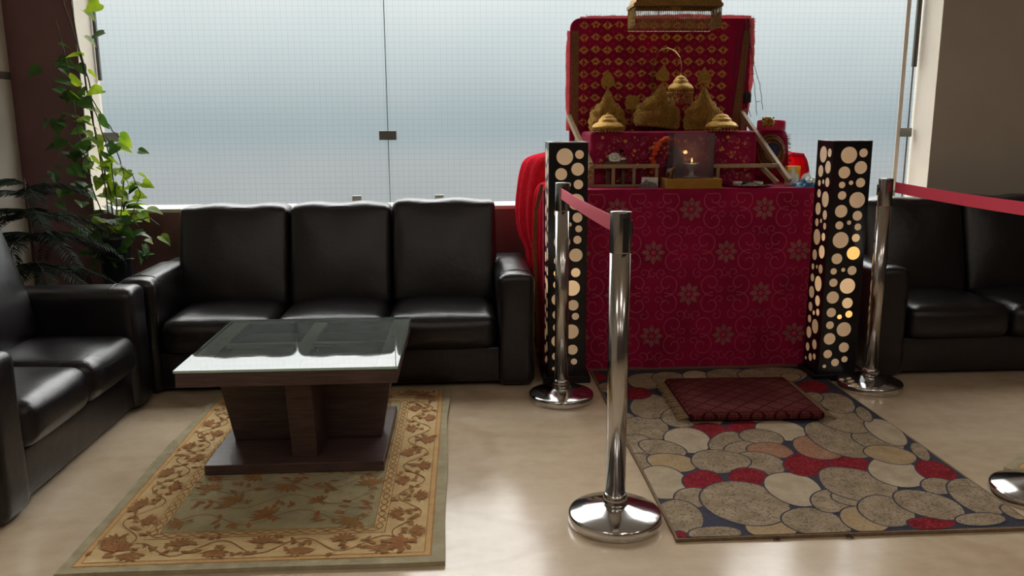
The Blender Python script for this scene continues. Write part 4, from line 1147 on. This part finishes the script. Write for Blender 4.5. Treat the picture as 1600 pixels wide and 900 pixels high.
stem([(-1.90, 4.64, .70), (-1.84, 4.70, .80), (-1.79, 4.72, .92), (-1.83, 4.74, 1.02), (-1.89, 4.76, 1.06)], .003)
stem([(-1.96, 4.68, .70), (-2.06, 4.76, .95), (-2.13, 4.80, 1.3), (-2.15, 4.82, 1.6), (-2.19, 4.82, 1.85)], .0035)
stem([(-1.89, 4.62, .70), (-1.80, 4.62, .78), (-1.72, 4.62, .80), (-1.66, 4.60, .76)], .003)
W(stm, 'vines', M_stem, t)
spots = [(144,11),(140,24),(149,54),(143,64),(104,71),(116,86),(149,119),(122,126),(122,152),(147,142),(127,188),(147,196),(164,193),(139,232),(154,220),(199,222),(193,232),(182,251),(156,254),(161,284),(195,276),(203,293),(215,288),(231,288),(218,305),(173,310),(220,328),(242,328),(190,303),(198,318),(188,357),(232,376),(259,374),(166,386),(137,367),(195,337),(210,342),(100,127),(103,222),(115,244),(129,161),(168,268),(158,305),(180,300),(176,330),(108,180),(120,205),(126,236),(118,268),(134,290),(112,150),(145,262),(150,172),(140,210)]
lvA, lvB = MB(), MB()
cr2, cu2, cf2 = rt2, up2, fw
for (x, y) in spots:
    YY = R.uniform(4.70, 4.83)
    d = cr2*((x-800)/F)+cu2*((450-y)/F)+cf2; k = YY/d.y; p = Vector((d.x*k, d.y*k, 1.3+d.z*k))
    L = R.uniform(.062, .10); a = R.uniform(-.9, .5) if R.random() < .75 else R.uniform(2.4, 3.6)
    dv = Vector((math.cos(a), R.uniform(-.5, .1), math.sin(a)*.6-.25))
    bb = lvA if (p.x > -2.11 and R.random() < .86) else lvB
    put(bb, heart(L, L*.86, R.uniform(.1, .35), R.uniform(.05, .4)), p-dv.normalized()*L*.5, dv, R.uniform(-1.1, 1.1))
for k in range(34):
    p = Vector((R.uniform(-2.28, -2.08), R.uniform(4.72, 4.88), R.uniform(.85, 1.65)))
    L = R.uniform(.06, .10); dv = Vector((R.uniform(-1, 1), R.uniform(-.8, 0), R.uniform(-.8, .1)))
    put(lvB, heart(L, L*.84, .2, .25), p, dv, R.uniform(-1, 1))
for k in range(30):
    p = Vector((R.uniform(-2.06, -1.80), R.uniform(4.66, 4.82), R.uniform(.80, 1.22)))
    L = R.uniform(.05, .085); dv = Vector((R.uniform(-.6, 1), R.uniform(-.6, .2), R.uniform(-.8, .2)))
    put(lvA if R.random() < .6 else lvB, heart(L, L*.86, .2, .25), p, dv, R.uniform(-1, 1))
for k in range(34):
    p = Vector((R.uniform(-2.1, -1.76), R.uniform(4.57, 4.66), R.uniform(.48, .80)))
    L = R.uniform(.06, .10); dv = Vector((R.uniform(-1, 1), R.uniform(-.6, .0), R.uniform(-.5, .2)))
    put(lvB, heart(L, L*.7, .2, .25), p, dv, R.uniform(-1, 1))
for k in range(16):
    a = R.uniform(0, 2*PI); p = Vector((-1.90+.09*math.cos(a), 4.64+.07*math.sin(a), R.uniform(.70, .88)))
    L = R.uniform(.07, .10); dv = Vector((math.cos(a)*1.0+.2, math.sin(a)-.3, R.uniform(-.3, .5)))
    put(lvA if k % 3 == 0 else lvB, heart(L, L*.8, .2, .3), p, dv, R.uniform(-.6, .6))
for q_ in (lvA, lvB): q_.v = [(max(-2.5, q[0]), min(4.94, max(4.56, q[1])), q[2]) for q in q_.v]
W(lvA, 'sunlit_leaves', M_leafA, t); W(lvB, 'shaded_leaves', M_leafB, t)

t = thing('potted_conifer', 'dark feathery potted conifer in the corner behind the sofas', 'plant', (-2.17, 4.26, 0))
W(MB().lathe([(.10, 0), (.11, .01), (.145, .28), (.155, .30), (.155, .33), (.14, .33), (.135, .30), (0, .295)], (-2.17, 4.26, 0), 32), 'planter', M_pot2, t)
W(MB().lathe([(.134, .30), (0, .31)], (-2.17, 4.26, 0), 24), 'soil', M_soil, t)
W(MB().tube([(-2.17, 4.26, .30), (-2.165, 4.265, .6), (-2.17, 4.26, 1.04)], .014, 10, r2=.004), 'trunk', M_trunk, t)
fd = MB()
def frond(base, ang, L, rise, droop):
    P = []
    for i in range(13):
        s_ = i/12
        P.append(Vector((base[0]+math.cos(ang)*L*s_, base[1]+math.sin(ang)*L*s_, base[2]+rise*L*s_-droop*L*s_*s_)))
    for q in P:
        q.x = max(q.x, -2.515); q.y = max(q.y, 3.985); q.y = min(q.y, 4.93)
    fd.tube(P, .004, 5, r2=.0015)
    side_ = Vector((-math.sin(ang), math.cos(ang), 0))
    for i in range(1, 13):
        for h2 in (0, .5):
            s_ = (i-h2)/12; p = P[i-1].lerp(P[i], 1-h2); dr = (P[i]-P[i-1]).normalized()
            for sg in (-1, 1):
                ln = .095*(1-.55*s_)*R.uniform(.85, 1.1)
                tip = p+side_*sg*ln*.85+dr*ln*.55+Vector((0, 0, -ln*R.uniform(.15, .45)))
                tip.x = max(tip.x, -2.52); tip.y = min(max(tip.y, 3.97), 4.94)
                w_ = .0075; n_ = Vector((0, 0, 1))
                m1 = p.lerp(tip, .5)+Vector((0, 0, .006))
                fd.add([p, m1+dr*w_, tip, m1-dr*w_], [(0, 1, 2, 3)], 0, True)
                for q in (.35, .6, .8):     # needles along the twig
                    c_ = p.lerp(tip, q); fd.add([c_-dr*.004, c_+dr*.03*(1-q*.5)+Vector((0, 0, -.014)), c_+dr*.004], [(0, 1, 2)], 0, True)
for (z, n, L, rs, dp, a0) in ((.98, 5, .26, .45, .55, .3), (.86, 7, .34, .35, .6, .8), (.74, 8, .40, .28, .6, .2), (.60, 8, .42, .2, .6, .6), (.48, 7, .38, .15, .6, 0)):
    for k in range(n): frond((-2.168, 4.262, z+R.uniform(-.03, .03)), a0+2*PI*k/n+R.uniform(-.2, .2), L*R.uniform(.85, 1.1), rs, dp)
fd.v = [(max(-2.51, q[0]), min(4.53, max(3.985, q[1])), q[2]) for q in fd.v]
W(fd, 'fronds', M_needle, t)

# ------------------------------------------------------------------ light
w = bpy.data.worlds.new('sky'); sc.world = w; w.use_nodes = True
nt = w.node_tree; nt.nodes.clear()
out = nt.nodes.new('ShaderNodeOutputWorld'); bg = nt.nodes.new('ShaderNodeBackground'); tc = nt.nodes.new('ShaderNodeTexCoord')
sp = nt.nodes.new('ShaderNodeSeparateXYZ'); rp = nt.nodes.new('ShaderNodeValToRGB')
nt.links.new(tc.outputs['Generated'], sp.inputs[0])
nt.links.new(sp.outputs[2], rp.inputs[0])
el = rp.color_ramp.elements
for e, (p, c) in zip([el[0], el[1], el.new(.2), el.new(.5)], ((0., (.36,.43,.45,1)), (1., (15.5,15.,14.2,1)), (.17, (1.0,1.05,1.02,1)), (.5, (8.8,8.6,8.3,1)))):
    e.position = p; e.color = c
nt.links.new(rp.outputs[0], bg.inputs[0]); bg.inputs[1].default_value = 1.0
nt.links.new(bg.outputs[0], out.inputs[0])

def area(name, loc, rot, sx, sy, e, col):
    l = bpy.data.lights.new(name, 'AREA'); l.shape = 'RECTANGLE'; l.size = sx; l.size_y = sy; l.energy = e; l.color = col
    o = bpy.data.objects.new(name, l); C.objects.link(o); o.location = loc; o.rotation_euler = rot; return o
for (x, y) in ((-1.2, .2), (1.2, .2), (3.4, .2), (-1.2, -2.4), (1.2, -2.4), (3.4, -2.4)):
    area('ceiling_fill', (x, y, ZC-.01), (0, 0, 0), .5, .5, 11, (1, .92, .84))  # unseen fill lights added under the ceiling to brighten camera-facing sides

# ------------------------------------------------------------------ render look
vs = sc.view_settings
vs.view_transform = 'Standard'; vs.look = 'None'; vs.exposure = 0.0; vs.gamma = 1; vs.use_curve_mapping = False
sc.cycles.use_denoising = True
sc.cycles.max_bounces = 10; sc.cycles.diffuse_bounces = 5; sc.cycles.glossy_bounces = 5; sc.cycles.transmission_bounces = 6; sc.cycles.transparent_max_bounces = 12
sc.cycles.sample_clamp_indirect = 6.0
